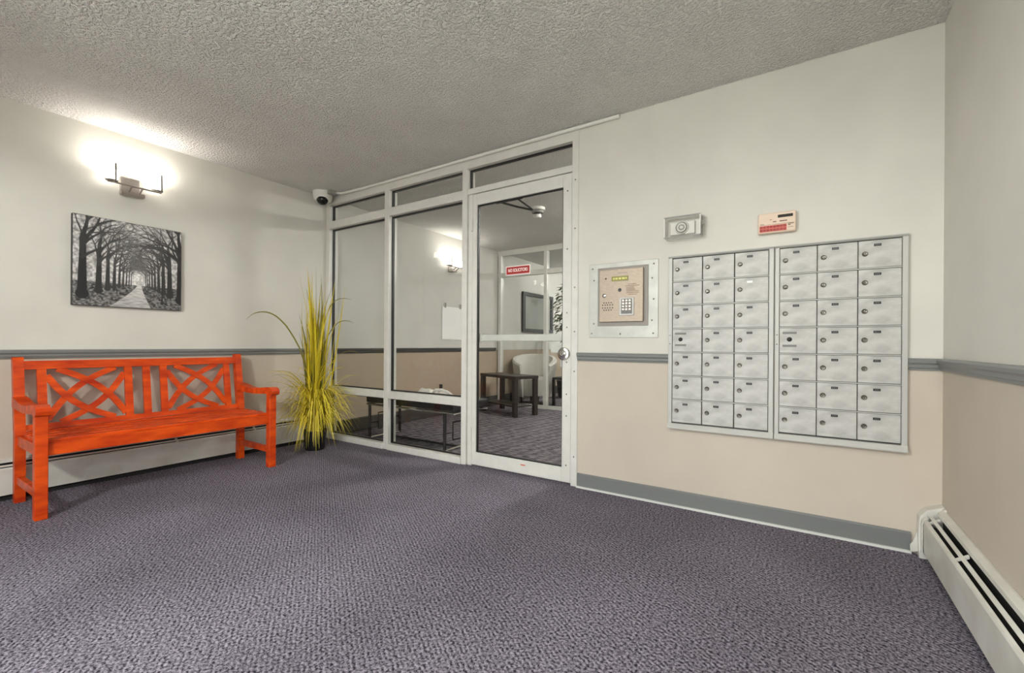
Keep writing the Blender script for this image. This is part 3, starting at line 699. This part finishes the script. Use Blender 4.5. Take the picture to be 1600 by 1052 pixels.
# ------------------------------------------------------------------ mailboxes
def mail_bank(x0, d0, d1, x1, label, blank):
    t = thing('mailbox_bank', label, 'mailboxes', ((x0 + x1) / 2, 0, 0.475), 'apartment mailbox banks')
    z0, z1 = 0.475, 1.490; n, r0, r1 = 7, 0.502, 1.478
    fy = -0.026
    obj('stile', bx(x0, d0, fy, 0, z0, z1, bev=0.002), 'mail_frame', t); obj('stile', bx(d1, x1, fy, 0, z0, z1, bev=0.002), 'mail_frame', t)
    obj('top_lip', prism(NB(), [(0, r1), (-0.026, r1), (-0.036, z1 - 0.004), (-0.036, z1), (0, z1 + 0.004)], 'x', x0, x1), 'mail_frame', t)
    obj('bottom_lip', prism(NB(), [(0, z0 - 0.010), (-0.040, z0 - 0.006), (-0.040, z0), (-0.026, r0 - 0.004), (0, r0 - 0.004)], 'x', x0, x1), 'mail_frame', t)
    obj('back_pan', bx(d0, d1, -0.010, -0.001, r0 - 0.004, r1), 'mail_gap', t)
    cw = (d1 - d0) / 3; rh = (r1 - r0) / n
    for r in range(1, n):
        z = r0 + rh * r; obj('shelf_edge', bx(d0, d1, -0.024, -0.010, z - 0.0022, z + 0.0022), 'mail_frame', t)
    for r in range(n):
        for c in range(3):
            cx = d0 + cw * (c + 0.5); cz = r0 + rh * (r + 0.5)
            row = n - 1 - r
            loc = Vector((cx, 0, cz)) - OFF[t]
            master = (row == 3 and c == 0)
            d = link('door', MAIL['door'], t); d.location = loc
            if master:
                d['label'] = 'carrier access panel with two grey label strips'
                for nm in ('label_strip', 'label_strip_low', 'center_lock'): 
                    link(nm.replace('_low', ''), MAIL[nm], d)
                continue
            lk = link('lock', MAIL['lock'], d); lk.rotation_euler = (0, rnd.uniform(-0.5, 0.5), 0)
            lk.location = MAIL['lock_loc']
            link('number_plate', MAIL['white'] if (row, c) == blank else MAIL['plate'], d)
    for z in (0.97, 0.995, 1.02)[::2]:
        obj('rivet', lathe(NB(), [(0, -0.003), (0.003, -0.002), (0.004, 0.001)], ((x0 + d0) / 2, fy, z), (0, 1, 0), 8), 'lock_metal', t)
cw, rh = 0.1655, 0.1394
MAIL = {}
MAIL['door'] = mesh('door', bx(-cw / 2 + 0.0022, cw / 2 - 0.0022, -0.021, -0.010, -rh / 2 + 0.0042, rh / 2 - 0.0042, bev=0.0015), 'mail_aluminium')
bm = lathe(NB(), [(0.0, -0.009), (0.005, -0.009), (0.0065, -0.006), (0.0085, -0.0065), (0.011, -0.004), (0.0125, 0.0)], (0, 0, 0), (0, 1, 0), 16)
n0 = len(bm.faces); box(bm, -0.001, 0.001, -0.0098, -0.0088, -0.004, 0.004); bm.faces.ensure_lookup_table()
for f in bm.faces[n0:]: f.material_index = 1
MAIL['lock'] = mesh('lock', bm, ['lock_metal', 'black_plate'], True); MAIL['lock_loc'] = (-cw / 2 + 0.027, -0.021, 0.002)
bm = bx(-0.022, 0.006, -0.0235, -0.0205, 0.036, 0.048); n0 = len(bm.faces)
for q in (-0.0145, -0.008, -0.0015): box(bm, q - 0.0012, q + 0.0012, -0.0240, -0.0230, 0.0395, 0.0445)
bm.faces.ensure_lookup_table()
for f in bm.faces[n0:]: f.material_index = 1
MAIL['plate'] = mesh('number_plate', bm, ['black_plate', 'plate_mark'])
MAIL['white'] = mesh('number_plate', bx(-0.022, 0.006, -0.0235, -0.0205, 0.036, 0.048, bev=0.001), 'white_plate')
MAIL['label_strip'] = mesh('label_strip', bx(-0.067, -0.004, -0.0225, -0.0205, 0.034, 0.046), 'grey_label')
MAIL['label_strip_low'] = mesh('label_strip', bx(-0.067, -0.004, -0.0225, -0.0205, -0.034, -0.022), 'grey_label')
MAIL['center_lock'] = mesh('lock', lathe(NB(), [(0.0, -0.008), (0.005, -0.008), (0.010, -0.005), (0.012, 0.0)], (-0.036, -0.021, 0.006), (0, 1, 0), 14), 'dark_metal', True)
mail_bank(3.398, 3.420, 3.919, 3.942, 'left bank of aluminium mailboxes, next to the intercom', (1, 2))
mail_bank(3.947, 3.967, 4.461, 4.483, 'right bank of aluminium mailboxes, next to the corner', (-1, -1))

# ------------------------------------------------------------------ intercom
ic = thing('entry_intercom', 'bronze entry intercom panel set in a pale steel plate', 'intercom', (3.108, 0, 1.007))
def ib(nm, x0, x1, z0, z1, y0, y1, mat, parent=ic, bev=0.0, label=None): 
    return obj(nm, bx(x0, x1, y0, y1, z0, z1, bev=bev), mat, parent, label=label)
plate = ib('wall_plate', 2.883, 3.333, 1.008, 1.490, -0.006, 0.0, 'steel_plate', bev=0.0015)
ib('bezel', 2.943, 3.273, 1.083, 1.461, -0.010, -0.006, 'intercom_recess', bev=0.0015)
pn = ib('panel', 2.962, 3.246, 1.109, 1.443, -0.028, -0.010, 'intercom_bronze', bev=0.002)
for x, z in ((2.905, 1.462), (2.915, 1.385), (2.915, 1.10), (2.90, 1.035), (3.095, 1.032), (3.305, 1.462), (3.295, 1.375), (3.305, 1.245), (3.295, 1.115), (3.303, 1.035)):
    obj('screw', lathe(NB(), [(0, -0.003), (0.005, -0.002), (0.0065, 0.001)], (x, -0.006, z), (0, 1, 0), 8), 'lock_metal', plate)
disp = ib('display', 3.045, 3.153, 1.367, 1.398, -0.0315, -0.0275, 'lcd_green', label='yellow-green lit display')
for x0, x1 in ((3.054, 3.066), (3.070, 3.086), (3.092, 3.108), (3.113, 3.132), (3.136, 3.145)): ib('glyph', x0, x1, 1.377, 1.389, -0.0322, -0.0312, 'lcd_text', disp)
for q in range(6): ib('maker_mark', 3.085 + q * 0.011, 3.091 + q * 0.011, 1.415, 1.420, -0.0285, -0.0275, 'plate_mark', pn)
obj('microphone', lathe(NB(), [(0, -0.002), (0.005, -0.002), (0.006, 0.001)], (3.005, -0.028, 1.388), (0, 1, 0), 12), 'black_plate', ic)
obj('camera_lens', lathe(NB(), [(0, -0.004), (0.009, -0.004), (0.012, 0.001)], (3.098, -0.028, 1.310), (0, 1, 0), 16), 'black_plate', ic, True)
lk = obj('lock', lathe(NB(), [(0, -0.007), (0.008, -0.007), (0.013, -0.004), (0.014, 0.001)], (2.996, -0.028, 1.279), (0, 1, 0), 18), 'chrome', ic, True)
for i, z in enumerate((1.342, 1.332, 1.322, 1.314, 1.306, 1.298, 1.288, 1.277)):
    a, b = ((3.15, 3.205), (3.135, 3.225), (3.14, 3.19), (3.14, 3.195), (3.14, 3.20), (3.14, 3.222), (3.14, 3.222), (3.15, 3.21))[i]
    ib('instruction_line', a, b, z, z + 0.0035, -0.0284, -0.0275, 'brown_print', pn)
hole = mesh('speaker_hole', lathe(NB(), [(0, -0.0008), (0.0045, -0.0008), (0.0045, 0.001)], (0, -0.028, 0), (0, 1, 0), 8), 'black_plate')
for z, xs_ in ((1.232, (2.994, 3.010, 3.026, 3.042)), (1.218, (2.985, 3.002, 3.018, 3.034, 3.051)), (1.199, (2.985, 3.002, 3.018, 3.034, 3.051)), (1.185, (2.994, 3.010, 3.026, 3.042))):
    for x in xs_:
        o = link('speaker_hole', hole, ic); o.location = Vector((x, 0, z)) - OFF[ic]
kp = ib('keypad', 3.096, 3.192, 1.146, 1.262, -0.034, -0.027, 'white_metal', bev=0.003, label='bright metal keypad surround')
ib('key_bed', 3.110, 3.180, 1.158, 1.252, -0.0355, -0.0335, 'grey_label', kp)
key = mesh('key', bx(-0.008, 0.008, -0.039, -0.0350, -0.007, 0.007, bev=0.0015), 'satin_metal')
for r in range(4):
    for c in range(3):
        o = link('key', key, kp); o.location = Vector((3.124 + c * 0.021, 0, 1.241 - r * 0.0185)) - OFF[ic]

# ------------------------------------------------------------------ horn in its clear guard
hn = thing('alarm_horn', 'fire alarm horn inside a clear plastic guard box', 'alarm', (3.475, 0, 1.60))
obj('back_box', bx(3.392, 3.572, -0.014, 0, 1.604, 1.700, bev=0.004), 'white_plastic', hn)
obj('horn_body', bx(3.405, 3.545, -0.036, -0.014, 1.612, 1.690, bev=0.006, seg=2), 'white_plastic', hn)
sp = obj('horn_speaker', lathe(NB(), [(0.0, -0.012), (0.008, -0.014), (0.012, -0.008), (0.016, -0.008), (0.020, -0.014), (0.026, -0.014), (0.028, -0.006), (0.030, -0.006), (0.034, -0.012), (0.038, -0.010), (0.040, 0.001)], (3.474, -0.036, 1.652), (0, 1, 0), 28), 'white_plastic', hn, True)
obj('sound_slot', lathe(NB(), [(0.0275, -0.0075), (0.0305, -0.0075), (0.0305, -0.0055), (0.0275, -0.0055)], (3.474, -0.036, 1.652), (0, 1, 0), 28), 'gasket', sp)
obj('sound_slot', lathe(NB(), [(0.0115, -0.0095), (0.0165, -0.0095), (0.0165, -0.0075), (0.0115, -0.0075)], (3.474, -0.036, 1.652), (0, 1, 0), 24), 'grey_plastic', sp)
# clear guard: four sides + front, thin walls
gd = NB(); gx0, gx1, gz0, gz1, gy_, tt = 3.382, 3.584, 1.590, 1.712, -0.078, 0.003
box(gd, gx0, gx1, gy_, gy_ + tt, gz0, gz1); box(gd, gx0, gx0 + tt, gy_ + tt, 0, gz0, gz1); box(gd, gx1 - tt, gx1, gy_ + tt, 0, gz0, gz1)
box(gd, gx0 + tt, gx1 - tt, gy_ + tt, 0, gz0, gz0 + tt); box(gd, gx0 + tt, gx1 - tt, gy_ + tt, 0, gz1 - tt, gz1)
obj('clear_guard', gd, 'clear_plastic', hn)
for z in (gz0, gz1 - 0.006): obj('guard_rim', bx(gx0, gx1, gy_ - 0.002, gy_ + 0.004, z, z + 0.006), 'grey_plastic', hn)
for x in (gx0, gx1 - 0.005): obj('guard_rim', bx(x, x + 0.005, gy_ - 0.002, gy_ + 0.004, gz0 + 0.006, gz1 - 0.006), 'white_plastic', hn)
obj('guard_flange', bx(gx1, gx1 + 0.012, -0.05, 0, gz0 + 0.004, gz1 - 0.004, bev=0.003), 'clear_plastic', hn)
obj('guard_latch', tube(NB(), [(gx1 + 0.006, -0.055, 1.660), (gx1 + 0.006, -0.04, 1.660)], 0.009, 12), 'grey_plastic', hn, True)

# ------------------------------------------------------------------ alarm annunciator
an = thing('alarm_annunciator', 'beige alarm annunciator with rows of red lights above the mailboxes', 'alarm panel', (3.952, 0, 1.558))
ax0, ax1, az0, az1 = 3.866, 4.040, 1.562, 1.669
obj('case', bx(ax0, ax1, -0.034, 0, az0, az1, bev=0.006, seg=2), 'beige_plastic', an)
def ab(nm, x0, x1, z0, z1, mat, parent=an, y0=-0.0365): return obj(nm, bx(x0, x1, y0, -0.0335, z0, z1), mat, parent)
fp = ab('face_plate', ax0 + 0.008, ax1 - 0.007, az0 + 0.006, az1 - 0.006, 'beige_plastic', an, -0.0355)
ab('display', 3.958, 4.026, 1.638, 1.653, 'lcd_dark'); ab('slot', 3.936, 3.952, 1.617, 1.622, 'brown_print'); ab('print_line', 3.966, 4.000, 1.617, 1.623, 'brown_print')
ab('print_line', 3.921, 3.931, 1.630, 1.633, 'brown_print'); ab('print_line', 3.876, 3.895, 1.609, 1.612, 'brown_print'); ab('groove', 3.876, 4.032, 1.605, 1.6065, 'brown_print')
rw = ab('light_window', 3.874, 3.998, 1.569, 1.602, 'red_window')
led = mesh('light', bx(-0.0062, 0.0062, -0.0385, -0.0360, -0.0056, 0.0056, bev=0.001), 'red_button')
for r in range(2):
    for c in range(8):
        o = link('light', led, rw); o.location = Vector((3.882 + c * 0.0154, 0, 1.594 - r * 0.0165)) - OFF[an]
ab('print_line', 4.004, 4.016, 1.593, 1.598, 'brown_print'); ab('print_line', 4.004, 4.030, 1.600, 1.6035, 'brown_print'); ab('print_line', 4.004, 4.028, 1.583, 1.585, 'brown_print')

# ------------------------------------------------------------------ dome camera in the corner
dc = thing('dome_camera', 'white dome security camera on the ceiling corner', 'security camera', (0.125, -0.125, H))
cx_, cy_ = 0.125, -0.125
obj('housing', lathe(NB(), [(0.0, 0.0), (0.090, 0.0), (0.090, -0.014), (0.086, -0.055), (0.080, -0.078), (0.070, -0.086), (0.0, -0.086)], (cx_, cy_, H), (0, 0, 1), 32), 'white_plastic', dc, True)
CAX = Vector((-0.34, 0.26, 1)).normalized()
obj('collar', lathe(NB(), [(0.052, -0.060), (0.074, -0.062), (0.070, -0.090), (0.058, -0.100), (0.052, -0.094)], (cx_, cy_, H), CAX, 32), 'white_plastic', dc, True)
obj('dome', lathe(NB(), [(0.053, -0.084)] + [(0.053 * math.cos(a), -0.090 - 0.050 * math.sin(a)) for a in np.linspace(0.0, PI / 2 - 0.05, 8)] + [(0.0, -0.140)], (cx_, cy_, H), CAX, 28), 'dome_dark', dc, True)
obj('bracket', bx(cx_ + 0.06, cx_ + 0.14, cy_ - 0.01, cy_ + 0.075, H - 0.035, H, bev=0.003), 'grey_plastic', dc)
obj('screw', lathe(NB(), [(0, -0.004), (0.006, -0.003), (0.007, 0.002)], (cx_ + 0.046, cy_ - 0.0735, H - 0.035), (-0.5, 0.85, 0), 10), 'dark_metal', dc)
# ------------------------------------------------------------------ NO SOLICITORS sign
sg = thing('door_sign', 'small red NO SOLICITORS sticker on the glass door', 'sign', (2.30, 0.02, 1.476))
obj('border', bx(2.195, 2.408, 0.0205, 0.0238, 1.478, 1.545), 'sign_white', sg)
obj('plate', bx(2.201, 2.402, 0.0195, 0.0206, 1.484, 1.539), 'sign_red', sg)
def text_mesh(txt, size, mat):
    c = bpy.data.curves.new('lettering', 'FONT'); c.body = txt; c.size = size; c.align_x = 'CENTER'; c.align_y = 'CENTER'; c.extrude = 0.0004; c.offset = 0.0006
    o = bpy.data.objects.new('lettering', c); COL.objects.link(o)
    dg = bpy.context.evaluated_depsgraph_get(); me = bpy.data.meshes.new_from_object(o.evaluated_get(dg))
    bpy.data.objects.remove(o); me.materials.clear(); me.materials.append(MATS[mat]); return me
lt = link('lettering', text_mesh('NO SOLICITORS', 0.029, 'sign_white'), sg)
lt.rotation_euler = (PI / 2, 0, 0); lt.location = Vector((2.3015, 0.0191, 1.5115)) - OFF[sg]; lt.scale = (0.80, 1.15, 1)

# ------------------------------------------------------------------ the lobby behind the glass
# metal bench with black pad
lb = thing('lobby_bench', 'black padded bench with chrome key-pattern legs behind the glass', 'bench', (0.96, 0.44, 0))
bx0, bx1, by0, by1, bz = 0.385, 1.545, 0.20, 0.70, 0.352
obj('cushion', bx(bx0, bx1, by0, by1, bz + 0.016, 0.440, bev=0.012, seg=2), 'black_vinyl', lb)
r_ = 0.011
obj('seat_frame', tube(NB(), [(bx0 + 0.01, by0 + 0.01, bz), (bx1 - 0.01, by0 + 0.01, bz), (bx1 - 0.01, by1 - 0.01, bz), (bx0 + 0.01, by1 - 0.01, bz)], r_, 8, True), 'chrome', lb, True)
for x in (bx0 + 0.035, bx1 - 0.125):
    for y in (by0 + 0.02, by1 - 0.08): obj('leg', tube(NB(), [(x, y, 0.008), (x, y, bz + 0.01)], 0.015, 10), 'chrome_dark_reflection', lb, True)
    obj('runner', tube(NB(), [(x, by0 + 0.02, 0.012), (x, by1 - 0.08, 0.012)], 0.011, 8), 'chrome', lb, True)
    ym = (by0 + by1) / 2 - 0.03
    obj('key_fret', tube(NB(), [(x, by0 + 0.02, 0.16), (x, ym - 0.09, 0.16), (x, ym - 0.09, 0.25), (x, ym + 0.03, 0.25), (x, ym + 0.03, bz)], 0.008, 6), 'chrome_dark_reflection', lb, True)
    obj('key_fret', tube(NB(), [(x, ym - 0.09, 0.16), (x, ym - 0.09, 0.09), (x, ym + 0.05, 0.09), (x, ym + 0.05, 0.18), (x, by1 - 0.08, 0.18)], 0.008, 6), 'chrome_dark_reflection', lb, True)
obj('floor_stretcher', tube(NB(), [(bx0 + 0.035, 0.42, 0.012), (bx1 - 0.125, 0.42, 0.012)], 0.010, 8), 'dark_metal', lb, True)
# folded cloth on it
fb = NB(); nu, nv = 26, 16; grid = []
for i in range(nu):
    row = []
    for j in range(nv):
        u_ = i / (nu - 1); v_ = j / (nv - 1)
        hgt = 0.118 * (math.sin(PI * min(1, u_ * 1.02)) ** 0.55) * (math.sin(PI * v_) ** 0.45) * (0.75 + 0.25 * math.sin(6 * u_ + 3 * v_)) + 0.008 * math.sin(26 * u_ + 9 * v_) * math.sin(PI * v_)
        row.append(fb.verts.new((0.86 + 0.42 * u_ + 0.02 * math.sin(9 * v_), 0.30 + 0.28 * v_ + 0.03 * math.sin(5 * u_), 0.442 + max(0, hgt))))
    grid.append(row)
for i in range(nu - 1):
    for j in range(nv - 1): fb.faces.new((grid[i][j], grid[i + 1][j], grid[i + 1][j + 1], grid[i][j + 1]))
rim = [grid[i][0] for i in range(nu)] + [grid[nu - 1][j] for j in range(1, nv)] + [grid[i][nv - 1] for i in range(nu - 2, -1, -1)] + [grid[0][j] for j in range(nv - 2, 0, -1)]
fb.faces.new(rim[::-1])
ct = thing('folded_cloth', 'white folded cloth bag lying on the black lobby bench', 'cloth', (1.07, 0.44, 0.441))
obj('fabric', fb, 'white_cloth', ct, True)
obj('fold', tube(NB(), [(1.16, 0.35, 0.50), (1.20, 0.335, 0.528), (1.27, 0.35, 0.532), (1.33, 0.38, 0.505), (1.29, 0.39, 0.470), (1.20, 0.37, 0.462)], 0.014, 8), 'white_cloth', ct, True)
obj('clasp', bx(1.185, 1.215, 0.40, 0.42, 0.535, 0.578, bev=0.003), 'dark_metal', ct)
# notice sheet with clips
ns = thing('notice_sheet', 'blank white notice sheet hanging on the lobby wall', 'notice', (0.01, 2.0, 1.02))
obj('sheet', bx(0.004, 0.010, 1.75, 2.30, 1.02, 1.47), 'paper', ns)
for y in (1.80, 2.12): obj('clip', bx(0.0, 0.020, y - 0.02, y + 0.02, 1.455, 1.52, bev=0.004), 'chrome', ns)
# smoke detector
sd = thing('smoke_detector', 'stepped white smoke detector on the lobby ceiling', 'smoke detector', (1.66, 1.42, H))
obj('base', lathe(NB(), [(0, 0), (0.085, 0), (0.085, -0.022), (0.078, -0.030), (0.0, -0.030)], (1.66, 1.42, H), (0, 0, 1), 24), 'white_plastic', sd, True)
obj('collar', lathe(NB(), [(0.064, -0.030), (0.070, -0.034), (0.060, -0.056), (0.0, -0.056)], (1.66, 1.42, H), (0, 0, 1), 24), 'grey_plastic', sd, True)
obj('vent', lathe(NB(), [(0.040, -0.056), (0.040, -0.076), (0.0, -0.076)], (1.66, 1.42, H), (0, 0, 1), 20), 'dark_metal', sd, True)
obj('sensor_cap', lathe(NB(), [(0.046, -0.076), (0.044, -0.096), (0.036, -0.106), (0.0, -0.108)], (1.66, 1.42, H), (0, 0, 1), 20), 'white_plastic', sd, True)
# second glass partition
YP = 3.05
p2 = thing('window_3', 'second pale framed glass partition at the back of the lobby', 'window', (2.3, YP, 0), kind='structure')
for x in (0.02, 0.845, 1.75, 2.65, 3.55, W - 0.07): obj('mullion', bx(x, x + 0.05, YP, YP + 0.08, 0, H - 0.001), 'frame_paint', p2)
for z0, z1 in ((0, 0.05), (2.02, 2.09), (2.36, H - 0.001)): obj('rail', bx(0.0, W, YP + 0.01, YP + 0.07, z0, z1), 'frame_paint', p2)
PXS = (0.07, 0.845, 1.75, 2.65, 3.55, W - 0.07)
for a, b in zip(PXS, PXS[1:]):
    x0 = a if a == 0.07 else a + 0.05
    obj('pane', bx(x0, b, YP + 0.037, YP + 0.043, 0.05, 2.02), 'glass', p2); obj('pane', bx(x0, b, YP + 0.037, YP + 0.043, 2.09, 2.36), 'glass', p2)
# dark low table
dt = thing('side_table', 'dark wooden low table in the lobby before the back partition', 'table', (0.62, 2.45, 0))
ROT = Matrix.Rotation(-0.35, 3, 'Z')
def rbox(x0, x1, y0, y1, z0, z1, c=(0.62, 2.45)):
    bm = NB(); box(bm, x0, x1, y0, y1, z0, z1, bev=0.004)
    for v in bm.verts: q = ROT @ Vector((v.co.x, v.co.y, 0)); v.co.x = q.x + c[0]; v.co.y = q.y + c[1]
    return bm
obj('top', rbox(-0.42, 0.42, -0.2, 0.2, 0.50, 0.54), 'dark_wood', dt)
for x in (-0.38, 0.38):
    for y in (-0.17, 0.17): obj('leg', rbox(x - 0.03, x + 0.03, y - 0.03, y + 0.03, 0, 0.50), 'dark_wood', dt)
obj('shelf', rbox(-0.35, 0.35, -0.14, 0.14, 0.12, 0.14), 'dark_wood', dt)
# white tub armchair behind the second partition, added in place of a reflection
def armchair(cx, cy, rz):
    t = thing('armchair_for_reflection', 'white tub armchair behind the back partition, added in place of a glass reflection', 'armchair', (cx, cy, 0))
    bm = NB(); pr_ = []
    n = 22; A = []
    for i in range(n):
        a = rz + math.radians(-140 + 280 * i / (n - 1)); k = abs(i / (n - 1) - 0.5) * 2; top = 0.80 - 0.16 * k ** 2
        A.append([bm.verts.new((cx + math.cos(a) * r, cy + math.sin(a) * r, z)) for r, z in ((0.29, 0.12), (0.34, 0.45), (0.37, top - 0.03), (0.35, top), (0.30, top), (0.28, top - 0.03), (0.27, 0.45), (0.27, 0.12))])
    for P_, Q in zip(A, A[1:]):
        for k in range(8): bm.faces.new((P_[k], P_[(k + 1) % 8], Q[(k + 1) % 8], Q[k]))
    bm.faces.new(A[0][::-1]); bm.faces.new(A[-1]); bmesh.ops.recalc_face_normals(bm, faces=bm.faces[:])
    obj('shell', bm, 'white_cloth', t, True)
    obj('seat_cushion', lathe(NB(), [(0, 0.14), (0.25, 0.14), (0.26, 0.20), (0.26, 0.40), (0.22, 0.44), (0, 0.45)], (cx, cy, 0), (0, 0, 1), 24), 'white_cloth', t, True)
    for a in (45, 135, 225, 315): obj('leg', tube(NB(), [(cx + 0.22 * math.cos(math.radians(a)), cy + 0.22 * math.sin(math.radians(a)), z) for z in (0, 0.14)], [0.015, 0.022], 8), 'dark_wood', t, True)
armchair(0.40, 3.56, math.radians(120))
# dark slatted chair
dcx, dcy = 1.03, 3.62
sc_ = thing('slatted_chair', 'black slatted chair deep in the lobby behind the glass', 'chair', (dcx, dcy, 0))
obj('seat', bx(dcx - 0.22, dcx + 0.22, dcy - 0.22, dcy + 0.22, 0.42, 0.45, bev=0.005), 'black_plastic', sc_)
for x in (-0.2, 0.2):
    for y in (-0.2, 0.2): obj('leg', bx(dcx + x - 0.02, dcx + x + 0.02, dcy + y - 0.02, dcy + y + 0.02, 0, 0.42), 'black_plastic', sc_)
    obj('back_post', bx(dcx + x - 0.02, dcx + x + 0.02, dcy + 0.19, dcy + 0.23, 0.45, 0.88), 'black_plastic', sc_)
for q in range(6): obj('back_slat', bx(dcx - 0.15 + q * 0.06 - 0.016, dcx - 0.15 + q * 0.06 + 0.016, dcy + 0.2, dcy + 0.22, 0.45, 0.84), 'black_plastic', sc_)
obj('back_rail', bx(dcx - 0.18, dcx + 0.18, dcy + 0.195, dcy + 0.225, 0.84, 0.88), 'black_plastic', sc_)
# framed picture on the far left wall
fp_ = thing('framed_picture', 'dark framed picture on the wall beyond the back partition', 'picture', (0.02, 4.34, 1.18))
for a in ((3.79, 4.90, 1.18, 1.24), (3.79, 4.90, 1.82, 1.88), (3.79, 3.87, 1.24, 1.82), (4.82, 4.90, 1.24, 1.82)): obj('frame', bx(0.0, 0.035, a[0], a[1], a[2], a[3]), 'black_plastic', fp_)
obj('print', bx(0.004, 0.012, 3.87, 4.82, 1.24, 1.82), 'picture_matte', fp_)
# indoor tree
tx, ty = 0.48, 4.55
tr = thing('indoor_tree', 'leafy indoor tree in a dark pot deep in the lobby', 'tree', (tx, ty, 0))
obj('pot', lathe(NB(), [(0, 0), (0.13, 0), (0.17, 0.30), (0.18, 0.32), (0.15, 0.32), (0.14, 0.27), (0, 0.27)], (tx, ty, 0), (0, 0, 1), 20), 'black_plastic', tr, True)
obj('trunk', tube(NB(), [(tx, ty, 0.26), (tx + 0.02, ty, 0.7), (tx - 0.02, ty, 1.1), (tx + 0.01, ty, 1.7)], [0.03, 0.026, 0.022, 0.012], 8), 'tree_bark', tr, True)
LV = []
for i in range(3):
    bm = NB(); p = [bm.verts.new(q) for q in ((0, 0, 0), (0.05, 0.028, 0.012), (0.13, 0, -0.01), (0.05, -0.028, 0.012), (0.06, 0, 0.0))]
    bm.faces.new((p[0], p[4], p[1])); bm.faces.new((p[1], p[4], p[2])); bm.faces.new((p[0], p[3], p[4])); bm.faces.new((p[3], p[2], p[4]))
    LV.append(mesh('leaf', bm, 'tree_leaf_%d' % i))
for i in range(230):
    a = rnd.uniform(0, 2 * PI); z = rnd.uniform(1.05, 2.05); rr = 0.22 * math.sin(PI * (z - 0.95) / 1.2) * math.sqrt(rnd.random())
    o = link('leaf', rnd.choice(LV), tr); o.scale = (0.85, 0.85, 0.85); o.location = (rr * math.cos(a), rr * math.sin(a), z); o.rotation_euler = (rnd.uniform(-0.8, 0.8), rnd.uniform(-0.3, 1.0), a)
# far window glass
fwn = thing('window_4', 'bright window in the far lobby wall', 'window', (0.6, YB, FZ0), kind='structure')
for a in ((0, 0.05, FZ0, FZ1), (FX1 - 0.05, FX1, FZ0, FZ1), (0.05, FX1 - 0.05, FZ0, FZ0 + 0.05), (0.05, FX1 - 0.05, FZ1 - 0.05, FZ1), (0.58, 0.62, FZ0 + 0.05, FZ1 - 0.05)): obj('frame', bx(a[0], a[1], YB + 0.03, YB + 0.08, a[2], a[3]), 'frame_paint', fwn)
obj('pane', bx(0.05, 0.58, YB + 0.05, YB + 0.056, FZ0 + 0.05, FZ1 - 0.05), 'glass', fwn); obj('pane', bx(0.62, FX1 - 0.05, YB + 0.05, YB + 0.056, FZ0 + 0.05, FZ1 - 0.05), 'glass', fwn)
